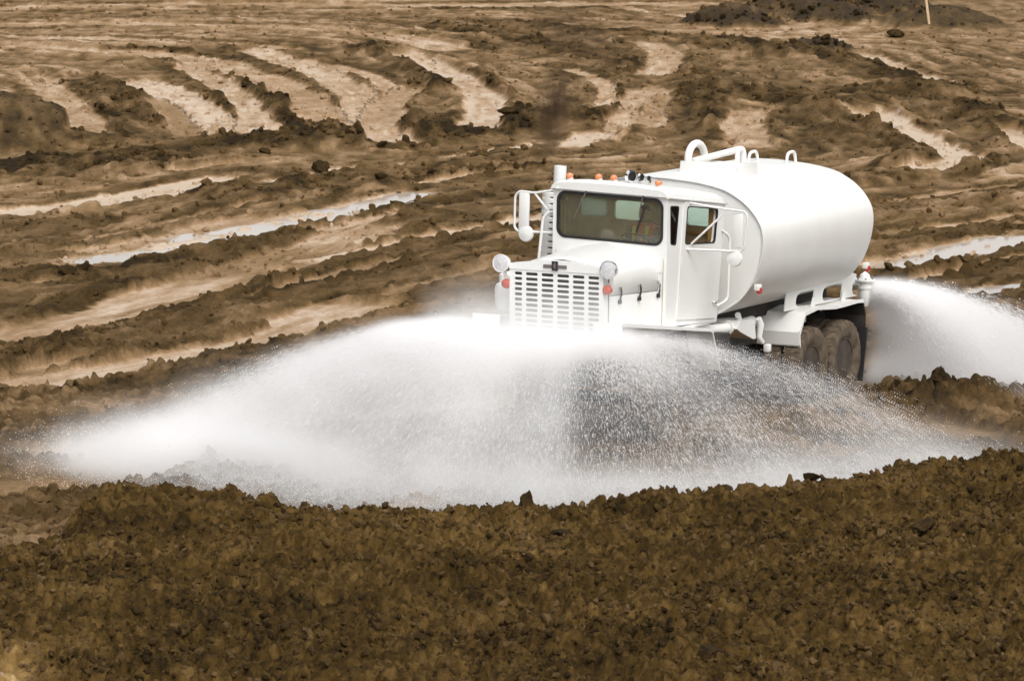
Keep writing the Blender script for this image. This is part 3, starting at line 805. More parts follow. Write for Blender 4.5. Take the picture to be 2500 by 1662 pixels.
# filler trough on the tank top
hx0, hx1, hy0, hy1 = -.56, .42, 5.05, 5.92
hz = lambda y: 3.90 - .045 * (y - 4.78) / .3 * .3
th = .03
V = []; F = []
outer = rrect(hx0, hx1, hy0, hy1, .03, 2); inner = rrect(hx0 + th, hx1 - th, hy0 + th, hy1 - th, .02, 2)
zt = lambda u, v: 3.855 - .05 * (v - hy0)
n_ = len(outer)
cxm = (hx0 + hx1) / 2
bot = [(cxm + (u - cxm) * 1.08, v if v > hy0 + .5 else v - .02, 3.40) for u, v in outer]
secs = [bot, [(u, v, zt(u, v)) for u, v in outer], [(u, v, zt(u, v)) for u, v in inner], [(u, v, 3.62) for u, v in inner]]
V, F = loft_vf(secs); hatch = mk('filler_trough', V, F, PAINT, truck, ang=30)
box('latch', .36, .44, 5.10, 5.16, 3.72, 3.80, PAINT, hatch, .006)
# filler pipe: gooseneck at the front, straight run back, down pipe
neck = [(-.47, 5.17, 3.62)] + [(-.47, 5.46 - .29 * math.cos(a), 3.88 + .24 * math.sin(a)) for a in np.linspace(0, math.pi, 13)] + [(-.47, 5.75, 3.74)]
fp = tube('filler_pipe', neck, .062, PAINT, truck, 14)
tube('run_pipe', fillet([(-.42, 5.22, 3.84), (-.20, 6.62, 3.985), (-.20, 6.66, 3.58)], .10), .056, PAINT, fp, 14)
box('stay', -.22, -.15, 6.36, 6.42, 3.55, 3.95, PAINT, fp, .006)
box('worn_patch', -.535, -.45, 5.60, 5.68, 4.06, 4.12, GREYBAR, fp, .02)
for ya, xa in ((7.33, -.46), (7.60, .12)):
    tube('grab_hoop', [(xa, ya, 3.5), (xa, ya + .05, 3.86), (xa, ya + .33, 3.88), (xa, ya + .42, 3.5)], .027, PAINT, truck, 10, fil=.10)
# side marker lamps
for sx in (1, -1):
    for ya in (3.95, 8.04):
        lb = box('marker_bracket', min(sx * 1.38, sx * 1.47), max(sx * 1.38, sx * 1.47), ya - .06, ya + .05, 1.95, 2.05, PAINT, truck, .01)
        box('side_marker', min(sx * 1.42, sx * 1.48), max(sx * 1.42, sx * 1.48), ya - .045, ya + .055, 1.90, 2.00, RED, lb, .012)
# saddles between tank and fenders
for sx in (1, -1):
    def dee(y0, y1, z0, z1):
        r_ = (z1 - z0) / 2; zc_ = (z0 + z1) / 2
        return [(y1, z0), (y1, z1)] + [(y0 + r_ + r_ * math.cos(t_), zc_ + r_ * math.sin(t_)) for t_ in np.linspace(math.pi / 2, 3 * math.pi / 2, 13)]
    ops = [dee(6.28, 6.98, 1.425, 1.665), dee(7.30, 8.08, 1.43, 1.68)]
    o_ = [(5.90, 1.40), (5.90, 1.93), (8.02, 1.93), (8.62, 1.78)] + [(8.62 + .12 * math.cos(t_), 1.57 + .14 * math.sin(t_)) for t_ in np.linspace(math.radians(95), math.radians(265), 11)] + [(8.75, 1.40)]
    skx = lambda z_: sx * (.93 + (z_ - 1.4) * .10)
    V, F = plate_vf(o_, ops, lambda u, v, w: (skx(v) + w * sx, u, v), .018)
    skirt = mk('tank_skirt', V, F, PAINT, truck, ang=30)
    for op in ops:
        tube('skirt_lip', [(skx(z_) + sx * .012, y_, z_) for y_, z_ in op[2:]], .016, PAINT, skirt, 6)
    for yg in (6.75, 7.95):
        V, F = plate_vf([(yg, 1.38), (yg + .16, 1.38), (yg + .16, 1.55), (yg + .10, 1.55)], [], lambda u, v, w: (sx * (1.0 + w), u, v), .02)
        mk('skirt_gusset', V, F, PAINT, skirt, ang=30)
    box('tank_bearer', min(sx * .42, sx * .54), max(sx * .42, sx * .54), 4.0, 8.4, 1.30, 1.55, DARK, truck, .01)
# ---- chassis
for sx in (1, -1):
    box('chassis_rail', min(sx * .36, sx * .46), max(sx * .36, sx * .46), -.2, 9.0, .85, 1.12, DARK, truck, .01)
box('engine_block', -.34, .34, .5, 2.6, .75, 1.75, DARK, truck, .05)
for ya in (1.35, 6.45, 7.77):
    tube('axle', [(-1.0, ya, .47), (1.0, ya, .47)], .09, DARK, truck, 12)
box('rear_bulkhead', -.9, .9, 6.30, 6.34, .75, 1.30, DARK, truck, .004)
# pump, pipework and valve box ahead of the rear fender
pw = tube('suction_pipe', [(.35, 3.2, 1.35), (.8, 3.75, 1.30), (.86, 4.4, 1.32), (.7, 5.2, 1.30)], .085, PAINT, truck, 14, fil=.3)
tube('pipe_flange', [(.828, 4.05, 1.31), (.832, 4.09, 1.312)], .115, PAINT, pw, 16)
tube('feed_pipe', [(.9, 4.3, 1.50), (.85, 4.45, 1.38), (.55, 4.6, 1.3)], .05, PAINT, pw, 10, fil=.15)
vb_out = [(4.08, 1.30), (4.20, 1.42), (4.70, 1.40), (4.76, 1.08), (4.66, 1.08), (4.2, 1.24)]
V, F = plate_vf(vb_out, [], lambda u, v, w: (1.0 - w, u, v), .55); vb = mk('valve_box', V, F, PAINT, truck, ang=25)
tube('side_nozzle', [(1.02, 4.80, 1.40), (1.03, 4.86, 1.30), (1.02, 4.82, 1.10), (1.05, 4.9, 1.0)], [.05, .06, .05, .04], PAINT, vb, 10)
box('drain_tap', .96, 1.06, 5.10, 5.22, .82, .95, PAINT, vb, .02)
box('battery_tray', .50, 1.05, 3.0, 3.75, .95, 1.28, DARK, truck, .02)
# ---- rear fenders
ft = [(5.90, .86), (5.88, 1.075), (6.11, 1.37), (6.57, 1.425), (7.27, 1.372), (7.6, 1.375), (8.16, 1.39), (8.40, 1.375)]
for sx in (1, -1):
    def strip(x0, x1, dz=0.0, t=.02):
        secs = []
        for (y, z) in ft:
            secs.append([(x0, y, z + dz), (x1, y, z + dz), (x1, y + (.012 if y < 6.1 else 0), z + dz - t), (x0, y + (.012 if y < 6.1 else 0), z + dz - t)])
        return loft_vf(secs)
    V, F = strip(sx * .30, sx * 1.215); fd = mk('rear_fender', V, F, PAINT, truck, ang=20)
    V, F = loft_vf([[(sx * 1.20, y, z + .012), (sx * 1.235, y, z + .012), (sx * 1.235, y + (.04 if y < 6.0 else 0), z - .045), (sx * 1.20, y + (.04 if y < 6.0 else 0), z - .045)] for y, z in ft])
    mk('fender_lip', V, F, PAINT, fd, ang=20)
    V, F = plate_vf([(8.395, 1.37), (8.42, 1.37), (8.53, 1.10), (8.53, .89), (8.505, .89), (8.505, 1.10)], [], lambda u, v, w: (sx * (.40 + w), u, v), .815)
    mk('back_panel', V, F, DARK, fd, ang=20)
    V, F = plate_vf([(8.50, .90), (8.56, .90), (8.56, .83), (8.38, .0), (8.36, .0), (8.50, .83)], [], lambda u, v, w: (sx * (.50 + w), u, v), .74)
    mk('mud_flap', V, F, BLACK, truck, ang=20)
    box('inner_liner', min(sx * .38, sx * .40), max(sx * .38, sx * .40), 6.0, 8.45, .75, 1.36, DARK, fd, .004)
    box('hanger', min(sx * .75, sx * .85), max(sx * .75, sx * .85), 6.88, 6.94, 1.12, 1.37, PAINT, fd, .004)
# ---- rear spray head
for sx in (1, -1):
    rh = lathe('spray_head', [(1.20, .0), (1.20, .06), (1.28, .09), (1.36, .105), (1.50, .105), (1.505, .125), (1.57, .125), (1.575, .105), (1.63, .105), (1.632, .18), (1.665, .18), (1.668, .10), (1.74, .08), (1.80, .0)], (0, 0, 1), (sx * .97, 9.0, 0), PAINT, truck, 20)
    tube('delivery_pipe', [(sx * .97, 9.0, 1.55), (sx * .80, 8.95, 1.62), (sx * .45, 8.5, 1.62), (0, 8.3, 1.62)], .075, PAINT, rh, 12, fil=.15)
    for k_ in range(6):
        a = k_ * math.pi / 3
        lathe('flange_bolt', [(1.665, .016), (1.69, .016), (1.69, 0)], (0, 0, 1), (sx * .97 + .145 * math.cos(a), 9.0 + .145 * math.sin(a), 0), GREYBAR, rh, 6)
# ---- wheels
def tyre_mesh(R=.645, w=.30, hole=.325):
    hw = w / 2
    pr = [(-hw * .62, hole), (-hw * .96, hole + .06), (-hw * 1.04, (R + hole) / 2), (-hw * .98, R - .075), (-hw * .80, R - .03), (-hw * .45, R - .018), (0, R - .012), (hw * .45, R - .018), (hw * .80, R - .03), (hw * .98, R - .075), (hw * 1.04, (R + hole) / 2), (hw * .96, hole + .06), (hw * .62, hole)]
    V, F = lathe_vf(pr, 56, closed=True); parts = [(V, F)]
    nl = 28
    for k_ in range(nl):
        for s_ in (-1, 1):
            a0 = 2 * math.pi * (k_ + (.5 if s_ > 0 else 0)) / nl; da = 2 * math.pi / nl * .28
            q = []
            for (z_, rr) in ((s_ * hw * .10, R), (s_ * hw * .82, R - .012), (s_ * hw * 1.0, R - .07), (s_ * hw * .97, R - .095), (s_ * hw * .75, R - .05), (s_ * hw * .10, R - .03)):
                for aa in (a0 - da - z_ * .5, a0 + da - z_ * .5): q.append((rr * math.cos(aa), rr * math.sin(aa), z_))
            f = [(0, 2, 3, 1), (2, 4, 5, 3), (4, 6, 7, 5), (6, 8, 9, 7), (8, 10, 11, 9), (10, 0, 1, 11), (0, 10, 8, 6, 4, 2), (1, 3, 5, 7, 9, 11)]
            parts.append((q, f))
    V, F = join_vf(parts); me_ = bpy.data.meshes.new('tyre'); me_.from_pydata(V, [], F)
    b_ = bmesh.new(); b_.from_mesh(me_); bmesh.ops.recalc_face_normals(b_, faces=b_.faces); b_.to_mesh(me_); b_.free()
    me_.materials.append(TYRE); me_.shade_smooth(); me_.set_sharp_from_angle(angle=math.radians(40)); return me_
TY = tyre_mesh()
rp = [(-.10, .333), (-.115, .34), (-.115, .318), (-.08, .305), (-.02, .298), (.10, .290), (.15, .26), (.15, .17), (.10, .15), (.10, .10), (.05, .09), (.04, .06), (.04, 0)]
V, F = lathe_vf([(a, r) for a, r in rp] , 32)
RM = bpy.data.meshes.new('wheel'); RM.from_pydata(V, [], F); RM.materials.append(RIM); RM.shade_smooth(); RM.set_sharp_from_angle(angle=math.radians(35))
def wheel(x, y, z, out, turn=0.0):
    w_ = bpy.data.objects.new('wheel', RM); COL.objects.link(w_); w_.parent = truck
    w_.location = (x, y, z); w_.rotation_euler = (0, math.radians(-90 if out > 0 else 90), turn)   # local -Z points outwards
    t_ = bpy.data.objects.new('tyre', TY); COL.objects.link(t_); t_.parent = w_
    t_.rotation_euler = (0, 0, random.random() * 6)
for sx in (1, -1):
    wheel(sx * 1.02, 1.35, .47, sx, .06)
    for ya, za in ((6.47, .47), (7.78, .45)):
        wheel(sx * 1.06, ya, za, sx); wheel(sx * .71, ya, za, -sx)
# ---- front bumper and fenders
fz = lambda y: 1.80 - .125 * y
bp = box('bumper', -1.27, 1.27, -.52, -.30, 1.44, 1.66, PAINT, truck, .03)
for xx in np.linspace(-1.1, 1.1, 7):
    lathe('bumper_nozzle', [(0, .03), (.05, .035), (.08, .02), (.08, 0)], (0, -1, .1), (xx, -.51, 1.58), CHROME, bp, 10)
for sx in (1, -1):
    pf = [(-.30, 1.60), (-.27, fz(-.3)), (0.6, fz(.6)), (1.7, fz(1.7)), (2.62, fz(2.62)), (2.68, fz(2.68) - .03), (2.95, .80)]
    V, F = loft_vf([[(sx * .80, y, z), (sx * 1.27, y, z), (sx * 1.27, y, z - .02), (sx * .80, y, z - .02)] for y, z in pf])
    ff = mk('front_fender', V, F, PAINT, truck, ang=20)
    V, F = loft_vf([[(sx * 1.262, y, z + .003), (sx * 1.285, y, z + .003), (sx * 1.285, y, z - .05), (sx * 1.262, y, z - .05)] for y, z in pf])
    mk('fender_edge', V, F, PAINT, ff, ang=20)
    V, F = loft_vf([[(sx * .80, y, z), (sx * .82, y, z), (sx * .82, y, max(.9, z - .55)), (sx * .80, y, max(.9, z - .55))] for y, z in pf[1:-1]])
    mk('inner_apron', V, F, DARK, ff, ang=20)
# ---- grille
def slot(cx_, cz_, w_, h_):
    r_ = h_ / 2 * .98; return rrect(cx_ - w_ / 2, cx_ + w_ / 2, cz_ - h_ / 2, cz_ + h_ / 2, r_, 3)
cxs = [(-.712, -.581), (-.518, -.311), (-.247, -.040), (.023, .230), (.290, .492), (.554, .742)]
holes = []
for r_ in range(12):
    zc = 2.452 - .0783 * r_
    for a_, b_ in cxs: holes.append(slot((a_ + b_) / 2, zc, b_ - a_, .046))
gsh = [(-.80, 1.45), (.81, 1.45), (.81, 2.60), (.23, 2.665), (-.23, 2.665), (-.80, 2.60)]
grille = plate('grille', round_poly(gsh, .02, 2), holes, lambda u, v, w: (u, w, v), .012, PAINT, truck)
# shell returning to the hood behind the punched sheet
so = round_poly([(-.80, 1.45), (.81, 1.45), (.81, 2.60), (.23, 2.665), (-.23, 2.665), (-.80, 2.60)], .03, 3)
si = round_poly([(-.775, 1.48), (.785, 1.48), (.785, 2.575), (.22, 2.64), (-.22, 2.64), (-.775, 2.575)], .03, 3)
V, F = loft_vf([[(u, .0125, v) for u, v in so], [(u, .15, v) for u, v in so], [(u, .15, v) for u, v in si], [(u, .0125, v) for u, v in si]], cap=False)
mk('grille_shell', V, F, PAINT, grille, ang=30)
V, F = plate_vf(round_poly([(-.80, 2.515), (.815, 2.515), (.815, 2.603), (.23, 2.668), (-.23, 2.668), (-.80, 2.603)], .02, 2), [], lambda u, v, w: (u, -.014 + w, v), .0135)
mk('grille_header', V, F, PAINT, grille, ang=30)
box('radiator', -.76, .77, .10, .145, 1.5, 2.55, simple('radiator_core', (.028, .023, .026), .7, .2, .7, 40), truck, .005)
em = empty('emblem', truck)
V, F = plate_vf([(-.20, 2.562), (.197, 2.562), (.197, 2.612), (-.20, 2.612)], [], lambda u, v, w: (u, -.03 + w, v), .0155); mk('emblem_bar', V, F, GREYBAR, em, ang=20)
V, F = plate_vf([(-.048, 2.526), (.047, 2.526), (.047, 2.668), (-.048, 2.668)], [[(-.022, 2.548), (.021, 2.548), (.021, 2.648), (-.022, 2.648)]], lambda u, v, w: (u, -.04 + w, v), .025); mk('emblem_frame', V, F, BADGE, em, ang=20)
box('emblem_letter', -.0205, .0195, -.037, -.031, 2.560, 2.632, GREYBAR, em, .002)
# ---- hood
def hsec(y, sw, zb, zs, zr, zc):
    return [(sw, y, zb), (sw, y, zs - .02), (sw - .02, y, zs + .05), (sw - .07, y, zs + .10), (sw - .2, y, zs + .13), (sw * .45, y, (zs + .13) * .45 + zc * .55), (0, y, zc),
            (-sw * .45, y, (zs + .13) * .45 + zc * .55), (-sw + .2, y, zs + .13), (-sw + .07, y, zs + .10), (-sw + .02, y, zs + .05), (-sw, y, zs - .02), (-sw, y, zb)]
def hood_at(y):
    t = (y - .2) / 1.55
    return hsec(y, .80 + .10 * t, 2.175 - .045 * t, 2.47 + .09 * t, 0, 2.69 + .17 * t)
hs_ = [hood_at(y) for y in np.linspace(.20, 1.76, 9)]
V, F = loft_vf(hs_, cap=False, closed=False)
hood = mk('hood', V, F, PAINT, truck, ang=50)
md = hood.modifiers.new('thick', 'SOLIDIFY'); md.thickness = .02; md.offset = -1
box('hood_rib', -.012, .012, .25, 1.7, 2.66, 2.67, PAINT, hood, .003)
for sx in (1, -1):
    V, F = loft_vf([[(sx * (.795 + .10 * t), .19 + 1.57 * t, 1.45), (sx * (.795 + .10 * t), .19 + 1.57 * t, 2.165 - .045 * t), (sx * (.775 + .10 * t), .19 + 1.57 * t, 2.165 - .045 * t), (sx * (.775 + .10 * t), .19 + 1.57 * t, 1.45)] for t in np.linspace(0, 1, 5)])
    hp = mk('hood_side', V, F, PAINT, truck, ang=30)
    for yl in (.49, 1.04, 1.59):
        t = (yl - .2) / 1.55; xs = .80 + .10 * t + .004
        lt = box('hood_latch', min(sx * xs, sx * (xs + .03)), max(sx * xs, sx * (xs + .03)), yl - .035, yl + .035, 2.205, 2.29, CHROME, truck, .008)
        tube('latch_strap', [(sx * (xs + .03), yl + .01, 2.24), (sx * (xs + .025), yl + .015, 2.16), (sx * (xs + .015), yl - .01, 2.08)], .014, BLACK, lt, 6)
        box('latch_catch', min(sx * (xs - .006), sx * (xs + .028)), max(sx * (xs - .006), sx * (xs + .028)), yl - .045, yl + .03, 2.03, 2.09, BLACK, lt, .006)
    # black strip standing in for the shaded gap between shell and hood
    box('shell_gap_shade', min(sx * .765, sx * .812), max(sx * .765, sx * .812), .152, .19, 1.5, 2.46, BLACK, hp, .004)
    # headlight on its stalk
    hl = lathe('headlight', [(.16, 0), (.16, .05), (.10, .10), (.02, .128), (-.03, .136), (-.045, .138), (-.05, .128), (-.035, .122)], (0, 1, 0), (sx * .925, -.02, 2.592), PAINT if sx < 0 else CHROME, truck, 28)
    V, F = lathe_vf([(.085, 0.0), (.07, .05), (.035, .09), (-.02, .122)], 28); mk('reflector', orient(V, (0, 1, 0), (sx * .925, -.02, 2.592)), F[:-1], REFL, hl)
    V, F = lathe_vf([(-.062, 0.0), (-.06, .05), (-.052, .09), (-.04, .124), (-.036, .124), (-.05, .05), (-.052, 0)], 28); mk('lens', orient(V, (0, 1, 0), (sx * .925, -.02, 2.592)), F, LENS_G, hl)
    tube('stalk', [(sx * .925, .05, 2.48), (sx * .90, .08, 2.36), (sx * .80, .10, 2.34)], .03, PAINT, hl, 8, fil=.04)
    # turn signal
    tg = lathe('turn_signal', [(-.06, 0), (-.055, .035), (-.035, .065), (0, .078), (.03, .074), (.05, .05), (.055, 0)], (0, 1, 0), (sx * .87, .02, 2.28), ORANGE, truck, 20)
    tube('signal_stem', [(sx * .90, .02, 2.28), (sx * .78, .03, 2.285)], .014, BLACK, tg, 6)
# air cleaner on the far side of the hood
ac = lathe('air_cleaner', [(1.80, 0), (1.80, .12), (1.83, .18), (1.90, .225), (2.14, .225), (2.22, .20), (2.24, .15), (2.36, .15), (2.40, .10), (2.41, 0)], (-.05, .03, 1), (-1.04, .52, -.0), PAINT, truck, 28)
lathe('clamp_band', [(2.02, .226), (2.022, .232), (2.05, .232), (2.052, .226)], (-.05, .03, 1), (-1.04, .52, -.0), PAINT, ac, 28)
# ---- cab
cab = empty('cab', truck)
dr = lambda y: 3.608 - .1235 * (y - 1.5)                      # drip line height
side_out = [(1.60, 1.62), (1.90, 1.60), (3.345, 1.525), (3.495, dr(3.495)), (1.60, dr(1.60)), (1.585, 2.6)]
dw = [(2.175, 3.434), (3.231, 3.312), (3.16, 2.769), (2.124, 2.84)]
qw = [(1.616 + .03, 3.474), (1.941, 3.448), (1.876, 2.847), (1.690, 2.873)]
door_o = [(2.074, 3.515), (3.40, 3.355), (3.27, 1.585), (1.943, 1.695)]
DW_FAR = [(2.33, 3.435), (3.27, 3.305), (3.25, 3.03), (2.36, 3.125)]
DW_NEAR = dw
for sx in (1, -1):
    dw = DW_NEAR if sx > 0 else DW_FAR
    V, F = plate_vf(side_out, [round_poly(qw, .05), round_poly(dw, .07)], lambda u, v, w: (sx * (.998 - w), u, v), .05)
    sp = mk('cab_side', cabx(V), F, PAINT, cab, ang=25)
    V, F = plate_vf(round_poly(door_o, .04), [round_poly(dw, .08)], lambda u, v, w: (sx * (1.018 - w), u, v), .0185)
    dor = mk('door', cabx(V), F, PAINT, truck, ang=25)
    V, F = plate_vf(round_poly(dw, .07), [], lambda u, v, w: (sx * (.975 - w), u, v), .006)
    if sx < 0: mk('door_window', cabx(V), F, MILKGLASS, dor)
    dwo = round_poly([(y + (.02 if i in (0, 3) else -.02), z + (-.02 if i in (0, 1) else .02)) for i, (y, z) in enumerate(dw)], .07)
    V, F = plate_vf(round_poly(dw, .075), [dwo], lambda u, v, w: (sx * (1.0215 - w), u, v), .03); mk('window_rubber', cabx(V), F, BLACK, dor)
    hd = tube('door_handle', cabx([(sx * 1.02, 3.13, 1.85), (sx * 1.055, 3.14, 1.852), (sx * 1.06, 3.20, 1.835), (sx * 1.055, 3.26, 1.865)]), .013, CHROME, dor, 8)
    for zz in (1.95, 2.55, 3.15):
        tube('hinge', cabx([(sx * 1.01, 2.0 + (zz - 1.95) * .09, zz), (sx * 1.01, 2.0 + (zz + .1 - 1.95) * .09, zz + .1)]), .014, PAINT, dor, 8)
    V, F = plate_vf(round_poly(qw, .05), [], lambda u, v, w: (sx * (.985 - w), u, v), .005); mk('quarter_window', cabx(V), F, SGLASS, cab)
    qwo = round_poly([(y + (.014 if i in (0, 3) else -.014), z + (-.014 if i in (0, 1) else .014)) for i, (y, z) in enumerate(qw)], .05)
    V, F = plate_vf(round_poly(qw, .055), [qwo], lambda u, v, w: (sx * (1.003 - w), u, v), .02); mk('quarter_rubber', cabx(V), F, BLACK, cab)
    V, F = loft_vf([[(sx * .99, y, dr(y) - .02), (sx * 1.035, y, dr(y) - .012), (sx * 1.04, y, dr(y) + .006), (sx * .99, y, dr(y) + .008)] for y in (1.53, 2.5, 3.51)])
    mk('drip_rail', cabx(V), F, PAINT, cab, ang=20)
    # lining
    V, F = plate_vf(side_out[:], [round_poly([(y * 1.0, z) for y, z in qw], .05), round_poly(dw, .07)], lambda u, v, w: (sx * (.945 - w), u, v), .008)
    mk('side_lining', cabx(V), F, TRIM, cab)
# windshield frame
fr_y = lambda z: 1.60 - .03 * (z - 2.86)
fo = [(-1.0, 2.45), (1.0, 2.45), (.998, 3.60), (.93, 3.70), (-.93, 3.70), (-.998, 3.60)]
wso = rrect(-.926, .926, 2.855, 3.575, .15, 7)
plate('windshield_frame', fo, [wso], lambda u, v, w: (u, fr_y(v) + w - .02, v), .04, PAINT, cab, xf=cabx)
plate('windshield_rubber', rrect(-.93, .93, 2.851, 3.579, .15, 7), [rrect(-.892, .892, 2.888, 3.535, .125, 7)], lambda u, v, w: (u, fr_y(v) - .03 + w, v), .03, BLACK, cab, xf=cabx)
plate('windshield', rrect(-.90, .90, 2.88, 3.55, .13, 7), [], lambda u, v, w: (u, fr_y(v) + .004 + w, v), .006, WGLASS, cab, xf=cabx)
# cowl below the windshield, side pieces beside the hood
V, F = loft_vf([[(1.0 * s_, 1.62, 1.62) for s_ in (1,)] + [(1.0, 1.62, 2.5), (.97, 1.60, 2.72), (.9, 1.585, 2.84), (0, 1.57, 2.86), (-.9, 1.585, 2.84), (-.97, 1.60, 2.72), (-1.0, 1.62, 2.5), (-1.0, 1.62, 1.62)],
                [(.99, 1.75, 1.62), (.99, 1.75, 2.5), (.96, 1.72, 2.72), (.9, 1.70, 2.83), (0, 1.70, 2.85), (-.9, 1.70, 2.83), (-.96, 1.72, 2.72), (-.99, 1.75, 2.5), (-.99, 1.75, 1.62)]])
mk('cowl', cabx(V), F, PAINT, cab, ang=40)
for sx in (1, -1):
    box('cowl_step_plate', min(sx * .90, sx * .985), max(sx * .90, sx * .985), 1.70, 1.95, 2.0, 2.32, PAINT, cab, .02)
box('cab_sill', -.99, .99, 1.7, 3.36, 1.50, 1.56, PAINT, cab, .01, xf=cabx)
# roof
def rsec(y, drop):
    zd = dr(y); r_ = [(1.01, zd), (1.005, zd + .06), (.965, zd + .115), (.88, zd + .15), (.5, zd + .185), (0, zd + .195)]
    if drop: r_ = [(x * (1 - .02 * drop), zd + (z - zd) * (1 - drop)) for x, z in r_]
    return [(x, y, z) for x, z in r_] + [(-x, y, z) for x, z in r_[-2::-1]]
secs = [rsec(1.50, .35), rsec(1.53, .16), rsec(1.60, .05), rsec(1.72, 0), rsec(2.4, 0), rsec(3.1, 0), rsec(3.36, .04), rsec(3.46, .18), rsec(3.50, .5), rsec(3.51, .85)]
V, F = loft_vf(secs, cap=True, closed=False)
V, F = V, [f for f in F]
roof = mk('roof', cabx(V), F, PAINT, cab, ang=40)
hm = [(-1.0, 1.62, dr(1.62) - .03), (1.0, 1.62, dr(1.62) - .03), (1.0, 3.48, dr(3.48) - .03), (-1.0, 3.48, dr(3.48) - .03)]
V, F = loft_vf([[(x * .94, y, z) for x, y, z in hm], [(x * .94, y, z - .02) for x, y, z in hm]]); mk('headliner', cabx(V), F, TRIM, cab)
# sun visor lip over the windshield
vo = [(-.90, 3.615), (-.885, 3.66), (-.85, 3.70), (-.80, 3.722), (.80, 3.722), (.85, 3.70), (.885, 3.66), (.90, 3.615)]
secs = []
for k_, (dy, dz) in enumerate(((0.0, 0), (-.13, 0))):
    pass
Vv = [(u, 1.60 - .14 * (3.735 - v) / .12, v) for u, v in vo]; Vi = [(u * .985, 1.60 - .14 * (3.735 - v) / .12 + .02, v - .008) for u, v in vo]
Vb = [(u * 1.0, 1.60, v + .012 if abs(u) < .89 else v + .02) for u, v in vo]
V, F = loft_vf([Vb, Vv, Vi, [(x, 1.60, z - .01) for x, y, z in Vi]], cap=False, closed=False); mk('sun_visor', cabx(V), F, PAINT, cab, ang=40)
# rear wall with two windows
rwo = [(-.95, 1.6), (.95, 1.6), (.96, dr(3.42) - .02), (-.96, dr(3.42) - .02)]
rh1 = rrect(.37, .925, 2.985, 3.285, .07, 5); rh2 = [(-x, z) for x, z in rh1][::-1]
plate('rear_wall', rwo, [rh1, rh2], lambda u, v, w: (u, 3.41 + w, v), .06, PAINT, cab, xf=cabx)
plate('rear_lining', rwo, [rh1, rh2], lambda u, v, w: (u * .99, 3.395 + w, v), .01, TRIM, cab, xf=cabx)
for rr_ in (rh1, rh2):
    plate('rear_window', rr_, [], lambda u, v, w: (u, 3.435 + w, v), .006, glass('rear_glass', (.80, .92, .86)), cab, xf=cabx)
box('wall_ledge', -.93, .93, 3.34, 3.392, 2.86, 2.90, WOOD, cab, .008, xf=cabx)
box('door_pillar', .84, .93, 3.24, 3.30, 1.7, 3.32, WOOD, cab, .01, xf=cabx)
for xx in (.0, .05, .10):
    box('far_pillar_trim', -.945, -.93, 1.72 + xx * 1.6, 1.75 + xx * 1.6, 2.8, 3.4, WOOD, cab, .004, xf=cabx)
box('dashboard', -.93, .93, 1.66, 1.98, 2.55, 2.835, DASH, cab, .05, xf=cabx)
box('engine_cover', -.33, -.08, 1.98, 2.9, 2.0, 2.60, DASH, cab, .08, xf=cabx)
box('cab_floor', -.94, .94, 1.7, 3.39, 1.85, 1.88, DARK, cab, .004, xf=cabx)
sw = lathe('steering_wheel', [(r_ * math.sin(a), .23 + r_ * math.cos(a)) for r_ in (.016,) for a in np.linspace(0, 2 * math.pi, 9)[:-1]], (0, .5, .87), (.25, 2.00, 2.86), BLACK, cab, 28, closed=True, xf=cabx)
tube('steering_column', cabx([(.25, 2.00, 2.86), (.25, 1.86, 2.52)]), .03, BLACK, sw, 8)
for xx in (.22, -.58):
    st = box('seat', xx - .24, xx + .24, 2.30, 2.78, 2.28, 2.42, TRIM, truck, .05, xf=cabx)
    box('seat_back', xx - .23, xx + .23, 2.74, 2.88, 2.40, 3.0, TRIM, st, .05, xf=cabx)
# wipers
for (a_, b_, bl0, bl1) in (((-.385, 3.635), (-.622, 3.13), (-.60, 3.30), (-.66, 2.96)), ((.598, 3.635), (.527, 3.315), (.616, 3.44), (.474, 3.044))):
    wp = tube('wiper', cabx([(a_[0], 1.535, a_[1]), ((a_[0] + b_[0]) / 2, 1.515, (a_[1] + b_[1]) / 2), (b_[0], 1.545, b_[1])]), [.013, .010, .007], GREYBAR, cab, 8)
    if bl1[1] > 3.0: tube('wiper_blade', cabx([(bl0[0], 1.555, bl0[1]), (bl1[0], 1.56, bl1[1])]), .014, BLACK, cab, 6)
# roof lamps and horns
rz = lambda x, y: dr(y) + .195 - .02 * (abs(x) / .5) ** 2 * .5
for xx in (-.775, -.264, 0, .775):
    zz = rz(xx, 1.66) - .012
    lb = lathe('lamp_base', [(0, .05), (.02, .052), (.025, .045), (.025, 0)], (0, 0, 1), (xx, 1.68, zz), PAINT, roof, 18, xf=cabx)
    ml = lathe('marker_lamp', [(-.05, 0), (-.046, .026), (-.03, .043), (0, .048), (.04, .046), (.07, .03), (.08, 0)], (0, 1, -.1), (xx, 1.655, zz + .055), AMBER, truck, 18, xf=cabx)
for xx, rb, ln in ((.325, .098, .42), (.505, .058, .34), (.64, .036, .26)):
    hz_ = rz(xx, 1.75) + .115
    pr = [(ln, 0), (ln, .022), (ln * .7, .018), (ln * .4, .022), (ln * .2, rb * .42), (ln * .08, rb * .72), (.0, rb), (-.006, rb * .99), (.004, rb * .9), (ln * .09, rb * .6), (ln * .22, rb * .30), (ln * .4, .012), (ln * .5, 0)]
    hn = lathe('air_horn', pr, (0, 1, -.1), (xx, 1.60, hz_), CHROME, truck, 24, xf=cabx)
    V, F = lathe_vf([(ln * .11, 0), (ln * .085, rb * .58)], 18); mk('horn_throat', cabx(orient(V, (0, 1, -.1), (xx, 1.60, hz_))), F, BLACK, hn)
    box('horn_foot', xx - .012, xx + .012, 1.86, 1.92, hz_ - .14, hz_ - .02, CHROME, hn, .004, xf=cabx)
